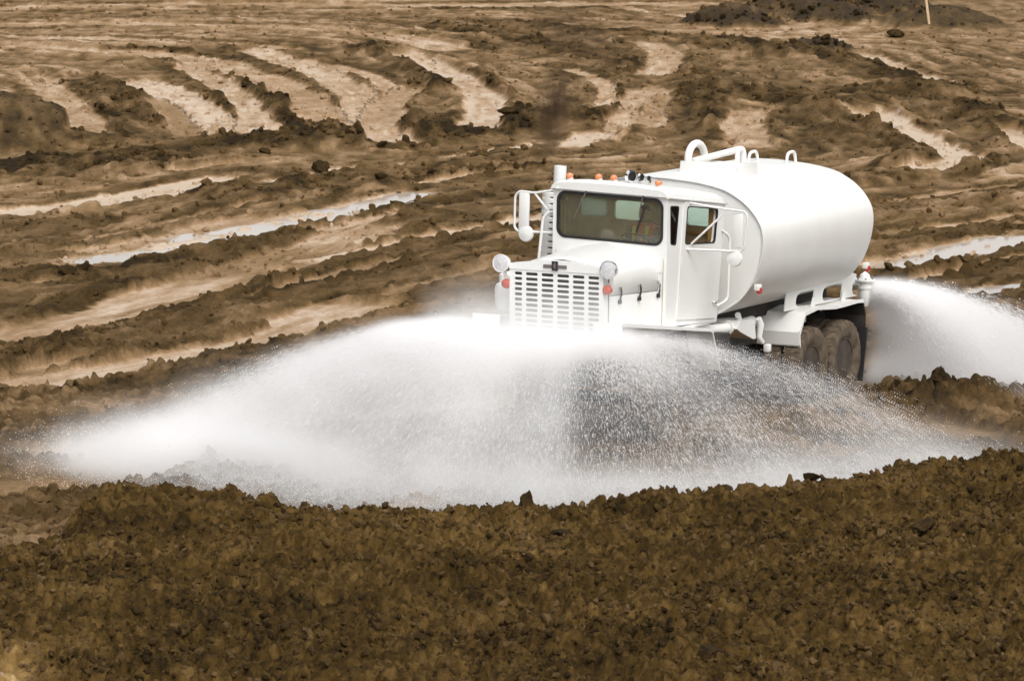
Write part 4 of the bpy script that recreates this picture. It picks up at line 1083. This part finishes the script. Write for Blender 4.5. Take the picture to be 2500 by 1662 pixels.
# mirrors and grab rails
def mirror(sx):
    mb = empty('mirror', truck)
    if sx < 0:
        y0 = 1.66
        tube('bracket', cabx([(-.91, y0, 3.585), (-1.39, y0, 3.49), (-1.66, y0, 3.50), (-1.735, y0, 3.42), (-1.735, y0, 2.93), (-1.67, y0, 2.87), (-.95, y0, 2.90)]), .019, PAINT, mb, 10, fil=.07)
        tube('strut', cabx([(-1.38, y0, 3.48), (-1.13, y0 + .05, 3.19), (-1.0, 1.72, 3.17)]), .019, PAINT, mb, 8)
        box('mirror_head', -1.655, -1.475, y0 - .03, y0 + .03, 2.885, 3.485, PAINT, mb, .025, xf=cabx)
        lathe('round_mirror', [(.03, 0), (.03, .118), (.0, .132), (-.03, .12), (-.045, .06), (-.05, 0)], (0, 1, 0), (-1.52, y0, 2.845), PAINT, mb, 26, xf=cabx)
    else:
        y0 = 2.6
        tube('bracket', cabx([(1.01, 2.25, 3.475), (1.30, 2.42, 3.42), (1.62, y0 - .05, 3.385), (1.80, y0, 3.37), (1.84, y0, 3.28), (1.80, y0, 2.82), (1.74, y0, 2.745), (1.45, y0 - .08, 2.75), (1.01, 2.20, 2.765)]), .017, PAINT, mb, 10, fil=.07)
        tube('strut', cabx([(1.01, 2.33, 2.82), (1.44, 2.55, 3.30)]), .017, PAINT, mb, 8)
        box('mirror_head', 1.58, 1.775, y0 - .03, y0 + .03, 2.80, 3.33, PAINT, mb, .025, xf=cabx)
        lathe('round_mirror', [(.03, 0), (.03, .118), (.0, .132), (-.03, .12), (-.045, .06), (-.05, 0)], (0, 1, 0), (1.645, y0, 2.64), PAINT, mb, 26, xf=cabx)
mirror(-1); mirror(1)
tube('grab_rail', cabx([(-1.0, 1.68, 3.235), (-1.15, 1.66, 3.205), (-1.215, 1.64, 3.10), (-1.27, 1.62, 2.35), (-1.0, 1.66, 2.30)]), .024, PAINT, truck, 10, fil=.09)
tube('grab_rail', cabx([(1.0, 3.40, 2.955), (1.06, 3.50, 2.88), (1.07, 3.56, 2.80), (1.07, 3.56, 1.85), (1.0, 3.32, 1.76)]), .022, PAINT, truck, 10, fil=.08)
# ---- exhaust stack and perforated heat shield
sx0, sy0 = -1.27, 2.30
stk = lathe('exhaust_stack', [(1.2, .085), (3.1, .09), (3.12, .098), (3.875, .098), (3.875, .085), (3.4, .085), (3.4, 0)], (.025, 0, 1), (sx0 - .13, sy0, 0), PAINT, truck, 24, xf=cabx)
lathe('pipe_bore', [(3.80, .084), (3.80, 0)], (.025, 0, 1), (sx0 - .13, sy0, 0), RUST, stk, 20, xf=cabx)
bm = bmesh.new(); na, nz_ = 30, 62; gv = {}
for j in range(nz_ + 1):
    for i in range(na + 1):
        a = math.radians(150 + 240 * i / na); z_ = 2.25 + (3.47 - 2.25) * j / nz_
        ox = sx0 - .16 + .025 * (z_ - 2)
        gv[i, j] = bm.verts.new((ox + .19 * math.cos(a), sy0 + .19 * math.sin(a), z_))
for j in range(nz_):
    for i in range(na):
        if j % 5 == 2 and i % 7 in (2, 3, 4) and (i // 7 + j // 5) % 1 == 0: continue
        bm.faces.new((gv[i, j], gv[i + 1, j], gv[i + 1, j + 1], gv[i, j + 1]))
hsd = bmobj('heat_shield', bm, PAINT, truck, ang=40, xf=cabx)
md = hsd.modifiers.new('thick', 'SOLIDIFY'); md.thickness = .006
lathe('hot_pipe', [(1.3, .12), (3.4, .12)], (.025, 0, 1), (sx0 - .13, sy0, 0), RUST, stk, 20, xf=cabx)

# ================================================================== the driver
T2W = truck.matrix_basis.copy() if False else Matrix.Translation((0.6501, 50.6316, GZ0)) @ Matrix.Rotation(-0.52951, 4, 'Z')
drv = empty('driver', None); drv.matrix_world = T2W @ Matrix.Translation((0, -.28, .03))
drv.name = 'person'; tag(drv, 'person in an orange vest with yellow stripes driving the water truck', 'person')
def skin_mesh(name, verts, edges, radii, mat, parent, root=0, sub=2):
    me_ = bpy.data.meshes.new(name); me_.from_pydata(verts, edges, []); o = bpy.data.objects.new(name, me_); COL.objects.link(o); o.parent = parent
    md_ = o.modifiers.new('skin', 'SKIN')
    for i, r_ in enumerate(radii):
        me_.skin_vertices[0].data[i].radius = (r_, r_); me_.skin_vertices[0].data[i].use_root = (i == root)
    s_ = o.modifiers.new('sub', 'SUBSURF'); s_.levels = sub; s_.render_levels = sub
    me_.materials.append(mat); return o
bx = .19
jv = [(bx, 2.80, 2.48), (bx, 2.78, 2.68), (bx, 2.76, 2.88), (bx, 2.75, 3.00), (bx, 2.73, 3.09),
      (bx + .19, 2.75, 2.98), (bx + .25, 2.66, 2.74), (bx + .17, 2.36, 2.88),
      (bx - .19, 2.75, 2.98), (bx - .25, 2.66, 2.74), (bx - .10, 2.36, 2.88),
      (bx + .10, 2.76, 2.45), (bx + .14, 2.32, 2.47), (bx + .14, 2.20, 2.05), (bx + .14, 2.05, 1.96),
      (bx - .10, 2.76, 2.45), (bx - .14, 2.32, 2.47), (bx - .14, 2.20, 2.05), (bx - .14, 2.05, 1.96)]
je = [(0, 1), (1, 2), (2, 3), (3, 4), (3, 5), (5, 6), (6, 7), (3, 8), (8, 9), (9, 10), (0, 11), (11, 12), (12, 13), (13, 14), (0, 15), (15, 16), (16, 17), (17, 18)]
jr = [.14, .14, .15, .12, .055, .065, .05, .035, .065, .05, .035, .09, .07, .05, .045, .09, .07, .05, .045]
skin_mesh('body', jv, je, jr, CLOTH, drv)
def ring(cx_, cy_, z_, rx, ry, n=20): return [(cx_ + rx * math.cos(2 * math.pi * k_ / n), cy_ + ry * math.sin(2 * math.pi * k_ / n), z_) for k_ in range(n)]
V, F = loft_vf([ring(bx, 2.79, 2.52, .19, .165), ring(bx, 2.775, 2.70, .20, .175), ring(bx, 2.76, 2.88, .225, .18), ring(bx, 2.755, 3.00, .235, .15), ring(bx, 2.745, 3.055, .15, .11)]); vest = mk('vest', V, F, VEST, drv, ang=60)
for xx in (-.11, .11):
    V, F = loft_vf([[(bx + xx - .028, 2.62 - .02 * 0 + .165 * 0 - .028 + dy, z_), (bx + xx + .028, 2.592 + dy, z_), (bx + xx + .028, 2.604 + dy, z_), (bx + xx - .028, 2.604 + dy, z_)] for z_, dy in ((2.54, .018), (2.70, .0), (2.88, -.02), (3.0, .02))])
    mk('vest_stripe', V, F, STRIPE, vest)
V, F = loft_vf([ring(bx, 2.73, 3.07, .05, .06), ring(bx, 2.715, 3.10, .068, .085), ring(bx, 2.715, 3.15, .078, .10), ring(bx, 2.72, 3.21, .082, .105), ring(bx, 2.73, 3.26, .078, .10), ring(bx, 2.735, 3.30, .055, .07), ring(bx, 2.735, 3.315, .02, .02)])
hdm = mk('head', V, F, SKIN, drv, ang=70)
V, F = loft_vf([[(bx - .012, 2.615, 3.215), (bx + .012, 2.615, 3.215), (bx, 2.625, 3.22)], [(bx - .018, 2.592, 3.165), (bx + .018, 2.592, 3.165), (bx, 2.62, 3.16)]]); mk('nose', V, F, SKIN, hdm)
for s_ in (-1, 1):
    lathe('ear', [(-.01, 0), (-.008, .03), (.008, .028), (.01, 0)], (1, 0, 0), (bx + s_ * .083, 2.735, 3.185), SKIN, hdm, 10)
    lathe('eye', [(-.006, 0), (0, .012), (.004, .006), (.006, 0)], (0, 1, 0), (bx + s_ * .032, 2.622, 3.20), BLACK, hdm, 10)
box('mouth', bx - .025, bx + .025, 2.618, 2.626, 3.122, 3.130, simple('lips', (.3, .12, .1), .6), hdm, .002)
V, F = loft_vf([ring(bx, 2.745, 3.225, .088, .105), ring(bx, 2.74, 3.27, .084, .103), ring(bx, 2.74, 3.31, .06, .075), ring(bx, 2.74, 3.328, .02, .02)]); mk('hair', V, F, HAIR, hdm, ang=70)
for s_, hp_ in ((1, jv[7]), (-1, jv[10])):
    hv = [hp_, (hp_[0] - s_ * .01, hp_[1] - .06, hp_[2] + .015)]; he = [(0, 1)]; hr = [.032, .036]
    for f_ in range(4):
        b_ = len(hv); ox = (f_ - 1.5) * .02
        hv += [(hv[1][0] + ox, hv[1][1] - .04, hv[1][2] + .02), (hv[1][0] + ox, hv[1][1] - .065, hv[1][2] + .0), (hv[1][0] + ox, hv[1][1] - .055, hv[1][2] - .03)]
        he += [(1, b_), (b_, b_ + 1), (b_ + 1, b_ + 2)]; hr += [.010, .009, .008]
    b_ = len(hv); hv += [(hv[1][0] - s_ * .045, hv[1][1] - .01, hv[1][2] + .02), (hv[1][0] - s_ * .05, hv[1][1] - .04, hv[1][2] + .02)]; he += [(0, b_), (b_, b_ + 1)]; hr += [.011, .009]
    skin_mesh('hand', hv, he, hr, SKIN, drv, 0, 1)

# ================================================================== water spray
def spray_mat(name, alb):
    M, n, l, p = nmat(name); n.remove(p); out = n['Material Output']
    d_ = n.new('ShaderNodeBsdfDiffuse'); d_.inputs[0].default_value = alb + (1,)
    t_ = n.new('ShaderNodeBsdfTranslucent'); t_.inputs[0].default_value = alb + (1,)
    mx = n.new('ShaderNodeMixShader'); mx.inputs[0].default_value = .5
    l.new(d_.outputs[0], mx.inputs[1]); l.new(t_.outputs[0], mx.inputs[2]); l.new(mx.outputs[0], out.inputs['Surface'])
    return M
DROP = spray_mat('water_droplets', (.95, .94, .94))
pg = bpy.data.node_groups.new('droplet_points', 'GeometryNodeTree')
pg.interface.new_socket('Geometry', in_out='INPUT', socket_type='NodeSocketGeometry'); pg.interface.new_socket('Geometry', in_out='OUTPUT', socket_type='NodeSocketGeometry')
gi = pg.nodes.new('NodeGroupInput'); go = pg.nodes.new('NodeGroupOutput'); mp_ = pg.nodes.new('GeometryNodeMeshToPoints'); sm_ = pg.nodes.new('GeometryNodeSetMaterial')
na_ = pg.nodes.new('GeometryNodeInputNamedAttribute'); na_.data_type = 'FLOAT'; na_.inputs['Name'].default_value = 'size'
pg.links.new(gi.outputs[0], mp_.inputs['Mesh']); pg.links.new(na_.outputs['Attribute'], mp_.inputs['Radius'])
sm_.inputs['Material'].default_value = DROP; pg.links.new(mp_.outputs[0], sm_.inputs['Geometry']); pg.links.new(sm_.outputs[0], go.inputs[0])

def cloud(name, P, R, label):
    me_ = bpy.data.meshes.new(name); me_.vertices.add(len(P)); me_.vertices.foreach_set('co', P.astype(np.float32).ravel())
    a_ = me_.attributes.new('size', 'FLOAT', 'POINT'); a_.data.foreach_set('value', R.astype(np.float32))
    me_.materials.append(DROP)
    o = bpy.data.objects.new(name, me_); COL.objects.link(o); o.matrix_world = T2W
    o.modifiers.new('points', 'NODES').node_group = pg
    return tag(o, label, kind='stuff')

def fan(n, th_fn, org_fn, reach_fn, lift, s_fn, speed_fn, spread, rad_fn, streak=1):
    """droplets thrown out flat from a row of nozzles and falling: launch angle, nozzle, reach, age"""
    th = th_fn(n); ox, oy, oz = org_fn(th, n); R = reach_fn(th) * speed_fn(n, th); s = s_fn(n, th)
    lf = lift * (1 + .25 * rng.normal(size=n))
    def pos(s): 
        r = R * s
        return np.stack([ox + r * np.sin(th), oy - r * np.cos(th), oz + lf * s - (oz + .15 + lf) * s * s], 1)
    kp = rng.random(n) < np.clip(.30 + 1.7 * (fbm(th * 13, R * .9, 77, 3) + .22), .06, 1)      # separate jets and torn sheets
    th = th[kp]; R = R[kp]; s = s[kp]; lf = lf[kp]; ox = np.broadcast_to(ox, (n,))[kp]; oy = np.broadcast_to(oy, (n,))[kp]; oz = np.broadcast_to(oz, (n,))[kp]; n = len(th)
    j = rng.normal(size=(n, 3)) * (spread * (.12 + s))[:, None]
    rad = rad_fn(n, th, s); out = []; rr = []
    for q in range(streak):
        out.append(pos(s + q * .006) + j); rr.append(rad * (1 - .15 * q))
    return np.concatenate(out), np.concatenate(rr)

def mist(name, P, wgt, lo, hi, vox, k_, label, clump_):
    """the finest droplets as an airborne mist: their count per cell becomes the density of a volume"""
    lo = np.array(lo, float); n_ = np.ceil((np.array(hi) - lo) / vox).astype(int) + 1; hi = lo + (n_ - 1) * vox
    q = np.round((P - lo) / vox).astype(int); ok = np.all((q >= 2) & (q < n_ - 2), axis=1); q = q[ok]
    g = np.bincount(q[:, 0] + n_[0] * (q[:, 1] + n_[1] * q[:, 2]), weights=wgt[ok], minlength=int(n_.prod())).reshape(n_[2], n_[1], n_[0])
    for ax in (0, 1, 2):
        g = (np.roll(g, 1, ax) + 2 * g + np.roll(g, -1, ax)) / 4
    zz_, yy_, xx_ = np.meshgrid(*[np.arange(c_) * vox for c_ in (n_[2], n_[1], n_[0])], indexing='ij')
    if clump_: g = g * np.clip(.95 + clump_ * fbm(xx_ * 1.1 + zz_ * .7, yy_ * 1.1 + zz_ * .9, 5, 4), .15, 2.2)
    g = g * k_ / vox ** 3
    me_ = bpy.data.meshes.new(name); N = int(n_.prod()); me_.vertices.add(N)
    co = np.stack([xx_.ravel() + lo[0], yy_.ravel() + lo[1], zz_.ravel() + lo[2]], 1); me_.vertices.foreach_set('co', co.astype(np.float32).ravel())
    a_ = me_.attributes.new('amount', 'FLOAT', 'POINT'); a_.data.foreach_set('value', g.ravel().astype(np.float32))
    me_.materials.append(MIST)
    o = bpy.data.objects.new(name, me_); COL.objects.link(o); o.matrix_world = T2W
    t = bpy.data.node_groups.new('mist_volume', 'GeometryNodeTree')
    t.interface.new_socket('Geometry', in_out='INPUT', socket_type='NodeSocketGeometry'); t.interface.new_socket('Geometry', in_out='OUTPUT', socket_type='NodeSocketGeometry')
    gi_ = t.nodes.new('NodeGroupInput'); go_ = t.nodes.new('NodeGroupOutput'); vc = t.nodes.new('GeometryNodeVolumeCube'); si_ = t.nodes.new('GeometryNodeSampleIndex')
    vc.inputs['Min'].default_value = tuple(lo); vc.inputs['Max'].default_value = tuple(hi)
    for i_, ax in enumerate('XYZ'): vc.inputs['Resolution ' + ax].default_value = int(n_[i_])
    ps = t.nodes.new('GeometryNodeInputPosition'); sx_ = t.nodes.new('ShaderNodeSeparateXYZ'); t.links.new(ps.outputs[0], sx_.inputs[0])
    def mth(op, a, b):
        q_ = t.nodes.new('ShaderNodeMath'); q_.operation = op
        for i_, v_ in enumerate((a, b)):
            if isinstance(v_, (int, float)): q_.inputs[i_].default_value = v_
            else: t.links.new(v_, q_.inputs[i_])
        return q_.outputs[0]
    ids_ = [mth('ROUND', mth('DIVIDE', mth('SUBTRACT', sx_.outputs[i_], float(lo[i_])), vox), 0) for i_ in range(3)]
    ind = mth('ADD', ids_[0], mth('MULTIPLY', mth('ADD', ids_[1], mth('MULTIPLY', ids_[2], float(n_[1]))), float(n_[0])))
    na2 = t.nodes.new('GeometryNodeInputNamedAttribute'); na2.data_type = 'FLOAT'; na2.inputs['Name'].default_value = 'amount'
    si_.data_type = 'FLOAT'; si_.domain = 'POINT'
    t.links.new(gi_.outputs[0], si_.inputs['Geometry']); t.links.new(na2.outputs['Attribute'], si_.inputs['Value']); t.links.new(ind, si_.inputs['Index'])
    t.links.new(si_.outputs[0], vc.inputs['Density'])
    sm2 = t.nodes.new('GeometryNodeSetMaterial'); sm2.inputs['Material'].default_value = MIST
    t.links.new(vc.outputs[0], sm2.inputs['Geometry']); t.links.new(sm2.outputs[0], go_.inputs[0])
    o.modifiers.new('mist', 'NODES').node_group = t
    return tag(o, label, kind='stuff')

def mist_mat():
    M, n, l, p = nmat('water_mist'); n.remove(p)
    v = n.new('ShaderNodeVolumePrincipled'); v.inputs['Color'].default_value = (.998, .996, .996, 1); v.inputs['Density'].default_value = 1.0; v.inputs['Anisotropy'].default_value = -0.1
    l.new(v.outputs[0], n['Material Output'].inputs['Volume']); return M
MIST = mist_mat()

def clump(P, sc, seed, lo):
    """gaps and sheets: thin the droplets by a noise that runs with the jets"""
    d = fbm(P[:, 0] * sc, P[:, 1] * sc + P[:, 2] * .6, seed, 3); return rng.random(len(P)) < np.clip(lo + (d + .35) * 1.1, 0, 1)

d2r = math.radians
front_reach = lambda th: np.interp(np.degrees(th), [-115, -90, -75, -60, -45, -30, 0, 20, 40, 70, 90, 105], [2.2, 3.1, 4.1, 5.2, 6.0, 6.3, 6.1, 6.0, 5.7, 5.5, 6.1, 6.6])
def forg(th, n):
    x = np.clip(np.sin(th) * 1.25 + .18 * rng.normal(size=n), -1.27, 1.27); return x, np.full(n, -.55) + np.where(np.abs(th) > 1.4, .15, 0), np.full(n, 1.60)
P_, R_ = [], []
def add(a):
    P_.append(a[0]); R_.append(a[1])
one = lambda n, th, s: np.ones(n)
# -- mist: sheet to the left and front, slower body under it, jets at the bumper, right sheet, landing mist
add(fan(420000, lambda n: d2r(-112) + d2r(140) * rng.random(n), forg, front_reach, .50, lambda n, th: rng.random(n) ** .85, lambda n, th: np.clip(1 - np.abs(rng.normal(size=n)) * .22, .3, 1.1), .12, one))
add(fan(260000, lambda n: d2r(-80) + d2r(105) * rng.random(n), forg, front_reach, .30, lambda n, th: .2 + .8 * rng.random(n), lambda n, th: rng.uniform(.30, 1.0, n), .18, one))
add(fan(95000, lambda n: d2r(-112) + d2r(214) * rng.random(n), forg, front_reach, .55, lambda n, th: .01 + .26 * rng.random(n) ** 1.3, lambda n, th: rng.uniform(.75, 1.08, n), .17, one))
add(fan(80000, lambda n: d2r(20) + d2r(77) * rng.random(n) ** .7, forg, front_reach, .32, lambda n, th: rng.random(n) ** .85, lambda n, th: np.clip(1 - np.abs(rng.normal(size=n)) * .12, .3, 1.1), .08, one))
n = 85000; add((np.stack([rng.uniform(-1.5, 1.45, n), rng.uniform(-1.5, -.1, n), 1.45 + np.abs(rng.normal(size=n)) * .36], 1), np.ones(n)))
n = 300000; th = d2r(-75) + d2r(180) * rng.random(n) ** 1.25; rr = front_reach(th) * np.clip(.83 + .15 * rng.normal(size=n), .2, 1.06)
x0, y0, _ = forg(th, n); zz = -.12 + np.abs(rng.normal(size=n)) * .26 * (.5 + fbm(th * 3, rr * .8, 9, 2) + .5)
add((np.stack([x0 + rr * np.sin(th), y0 - rr * np.cos(th), zz], 1), np.ones(n)))
n = 150000; bx_ = rng.normal(size=n)
add((np.stack([-3.35 + .9 * bx_, -4.2 + .4 * bx_ + .65 * rng.normal(size=n), -.1 + np.abs(rng.normal(size=n)) * .22], 1), np.ones(n)))
PM = np.concatenate(P_); mist('front_spray_mist', PM, np.concatenate(R_), (-8.6, -9.2, -.3), (7.8, 2.4, 2.7), .075, 5.8e-5, 'soft white mist hanging in the front water spray', .9)
# -- drops
P_, R_ = [], []
fine = lambda n, th, s: .0025 + .0035 * rng.random(n) ** 2
add(fan(150000, lambda n: d2r(-112) + d2r(140) * rng.random(n), forg, front_reach, .50, lambda n, th: rng.random(n) ** .85, lambda n, th: np.clip(1 - np.abs(rng.normal(size=n)) * .20, .3, 1.08), .13, fine, 2))
add(fan(90000, lambda n: d2r(25) + d2r(77) * rng.random(n) ** .7, forg, front_reach, .32, lambda n, th: rng.random(n) ** .85, lambda n, th: np.clip(1 - np.abs(rng.normal(size=n)) * .13, .3, 1.1), .13, lambda n, th, s: .0022 + .0032 * rng.random(n) ** 2, 2))
add(fan(18000, lambda n: d2r(0) + d2r(100) * rng.random(n), forg, front_reach, .15, lambda n, th: .1 + .9 * rng.random(n), lambda n, th: rng.uniform(.15, 1.0, n), .25, lambda n, th, s: .003 + .0045 * rng.random(n) ** 3, 2))
add(fan(20000, lambda n: d2r(-40) + d2r(142) * rng.random(n), forg, front_reach, .45, lambda n, th: .1 + .9 * rng.random(n), lambda n, th: rng.uniform(.4, 1.04, n), .2, lambda n, th, s: .004 + .005 * rng.random(n) ** 2, 3))
n = 70000; th = d2r(-60) + d2r(165) * rng.random(n); rr = front_reach(th) * np.clip(.9 + .14 * rng.normal(size=n), .2, 1.2)
x0, y0, _ = forg(th, n); add((np.stack([x0 + rr * np.sin(th), y0 - rr * np.cos(th), -.12 + np.abs(rng.normal(size=n)) * .22], 1), .0025 + .004 * rng.random(n) ** 2))
P_ = np.concatenate(P_); R_ = np.concatenate(R_); kk = clump(P_, .9, 4, .40)
cloud('front_water_spray', P_[kk], R_[kk], 'broad white fan of water spraying from the front bumper')
# rear fan
rorg = lambda th, n: (np.full(n, 1.0) + .05 * rng.normal(size=n), np.full(n, 9.12), np.full(n, 1.46))
rreach = lambda th: np.full(th.shape, 4.4)
th_rear = lambda n: d2r(60) + d2r(128) * rng.random(n)
P_, R_ = [], []
add(fan(230000, th_rear, rorg, rreach, .02, lambda n, th: rng.random(n) ** .85, lambda n, th: np.clip(1 - np.abs(rng.normal(size=n)) * .32, .2, 1.2), .20, one))
add(fan(150000, lambda n: d2r(100) + d2r(80) * rng.random(n), rorg, rreach, .1, lambda n, th: rng.random(n), lambda n, th: rng.uniform(.1, .6, n), .16, one))
n = 150000; th = th_rear(n); rr = 4.6 * rng.random(n) ** .7
add((np.stack([1 + rr * np.sin(th), 9.1 - rr * np.cos(th), -.12 + np.abs(rng.normal(size=n)) * .24], 1), np.ones(n)))
PM = np.concatenate(P_); WM = np.concatenate(R_); kk = ~((PM[:, 1] < 8.75) & (np.abs(PM[:, 0]) < 1.45))
mist('rear_spray_mist', PM[kk], WM[kk], (-2.2, 5.5, -.3), (8.2, 16.4, 2.1), .08, 5.4e-5, 'soft white mist hanging in the rear water spray', .9)
P_, R_ = [], []
add(fan(150000, th_rear, rorg, rreach, .08, lambda n, th: rng.random(n) ** .85, lambda n, th: np.clip(1 - np.abs(rng.normal(size=n)) * .25, .25, 1.1), .14, fine, 2))
add(fan(40000, th_rear, rorg, rreach, .1, lambda n, th: .1 + .9 * rng.random(n), lambda n, th: rng.uniform(.5, 1.1, n), .2, lambda n, th, s: .004 + .007 * rng.random(n) ** 2, 5))
P_ = np.concatenate(P_); R_ = np.concatenate(R_); kk = clump(P_, .9, 14, .4)
kk &= ~((P_[:, 1] < 8.62) & (np.abs(P_[:, 0]) < 1.3))
cloud('rear_water_spray', P_[kk], R_[kk], 'white fan of water spraying from the rear of the truck')

# ================================================================== exhaust smoke
def smoke_mat(dn):
    M, n, l, p = nmat('exhaust_smoke'); n.remove(p); out = n['Material Output']
    v = n.new('ShaderNodeVolumePrincipled'); v.inputs['Color'].default_value = (.13, .088, .058, 1); v.inputs['Anisotropy'].default_value = .1
    tc = n.new('ShaderNodeTexCoord'); nz = n.new('ShaderNodeTexNoise'); nz.inputs['Scale'].default_value = 2.2; nz.inputs['Detail'].default_value = 4
    l.new(tc.outputs['Object'], nz.inputs['Vector'])
    vl = n.new('ShaderNodeVectorMath'); vl.operation = 'LENGTH'; l.new(tc.outputs['Object'], vl.inputs[0])
    fall = n.new('ShaderNodeMapRange'); fall.inputs[1].default_value = 1.0; fall.inputs[2].default_value = .15; l.new(vl.outputs['Value'], fall.inputs[0])
    mr = n.new('ShaderNodeMapRange'); mr.inputs[1].default_value = .36; mr.inputs[2].default_value = .72; l.new(nz.outputs['Fac'], mr.inputs[0])
    mu = n.new('ShaderNodeMath'); mu.operation = 'MULTIPLY'; l.new(fall.outputs[0], mu.inputs[0]); l.new(mr.outputs[0], mu.inputs[1])
    m2 = n.new('ShaderNodeMath'); m2.operation = 'MULTIPLY'; m2.inputs[1].default_value = dn; l.new(mu.outputs[0], m2.inputs[0])
    l.new(m2.outputs[0], v.inputs['Density']); l.new(v.outputs[0], out.inputs['Volume'])
    return M
SMOKE = smoke_mat(12.0); HAZEY = smoke_mat(2.0)
bm = bmesh.new(); bmesh.ops.create_icosphere(bm, subdivisions=3, radius=1.0)
sm = bmobj('exhaust_smoke', bm, SMOKE)
sp_ = T2W @ Vector((-1.36, 2.3, 4.75)); sm.location = sp_; sm.scale = (.31, .34, .80); sm.rotation_euler = (0, math.radians(6), 0)
tag(sm, 'dark puff of exhaust smoke above the truck stack', kind='stuff')
bm = bmesh.new(); bmesh.ops.create_icosphere(bm, subdivisions=3, radius=1.0)
sm = bmobj('exhaust_smoke', bm, HAZEY); sp_ = T2W @ Vector((-1.05, 2.5, 5.95)); sm.location = sp_; sm.scale = (1.1, .6, .42); sm.rotation_euler = (0, math.radians(25), 0)
tag(sm, 'thin drifting trail of exhaust smoke above the darker puff', kind='stuff')
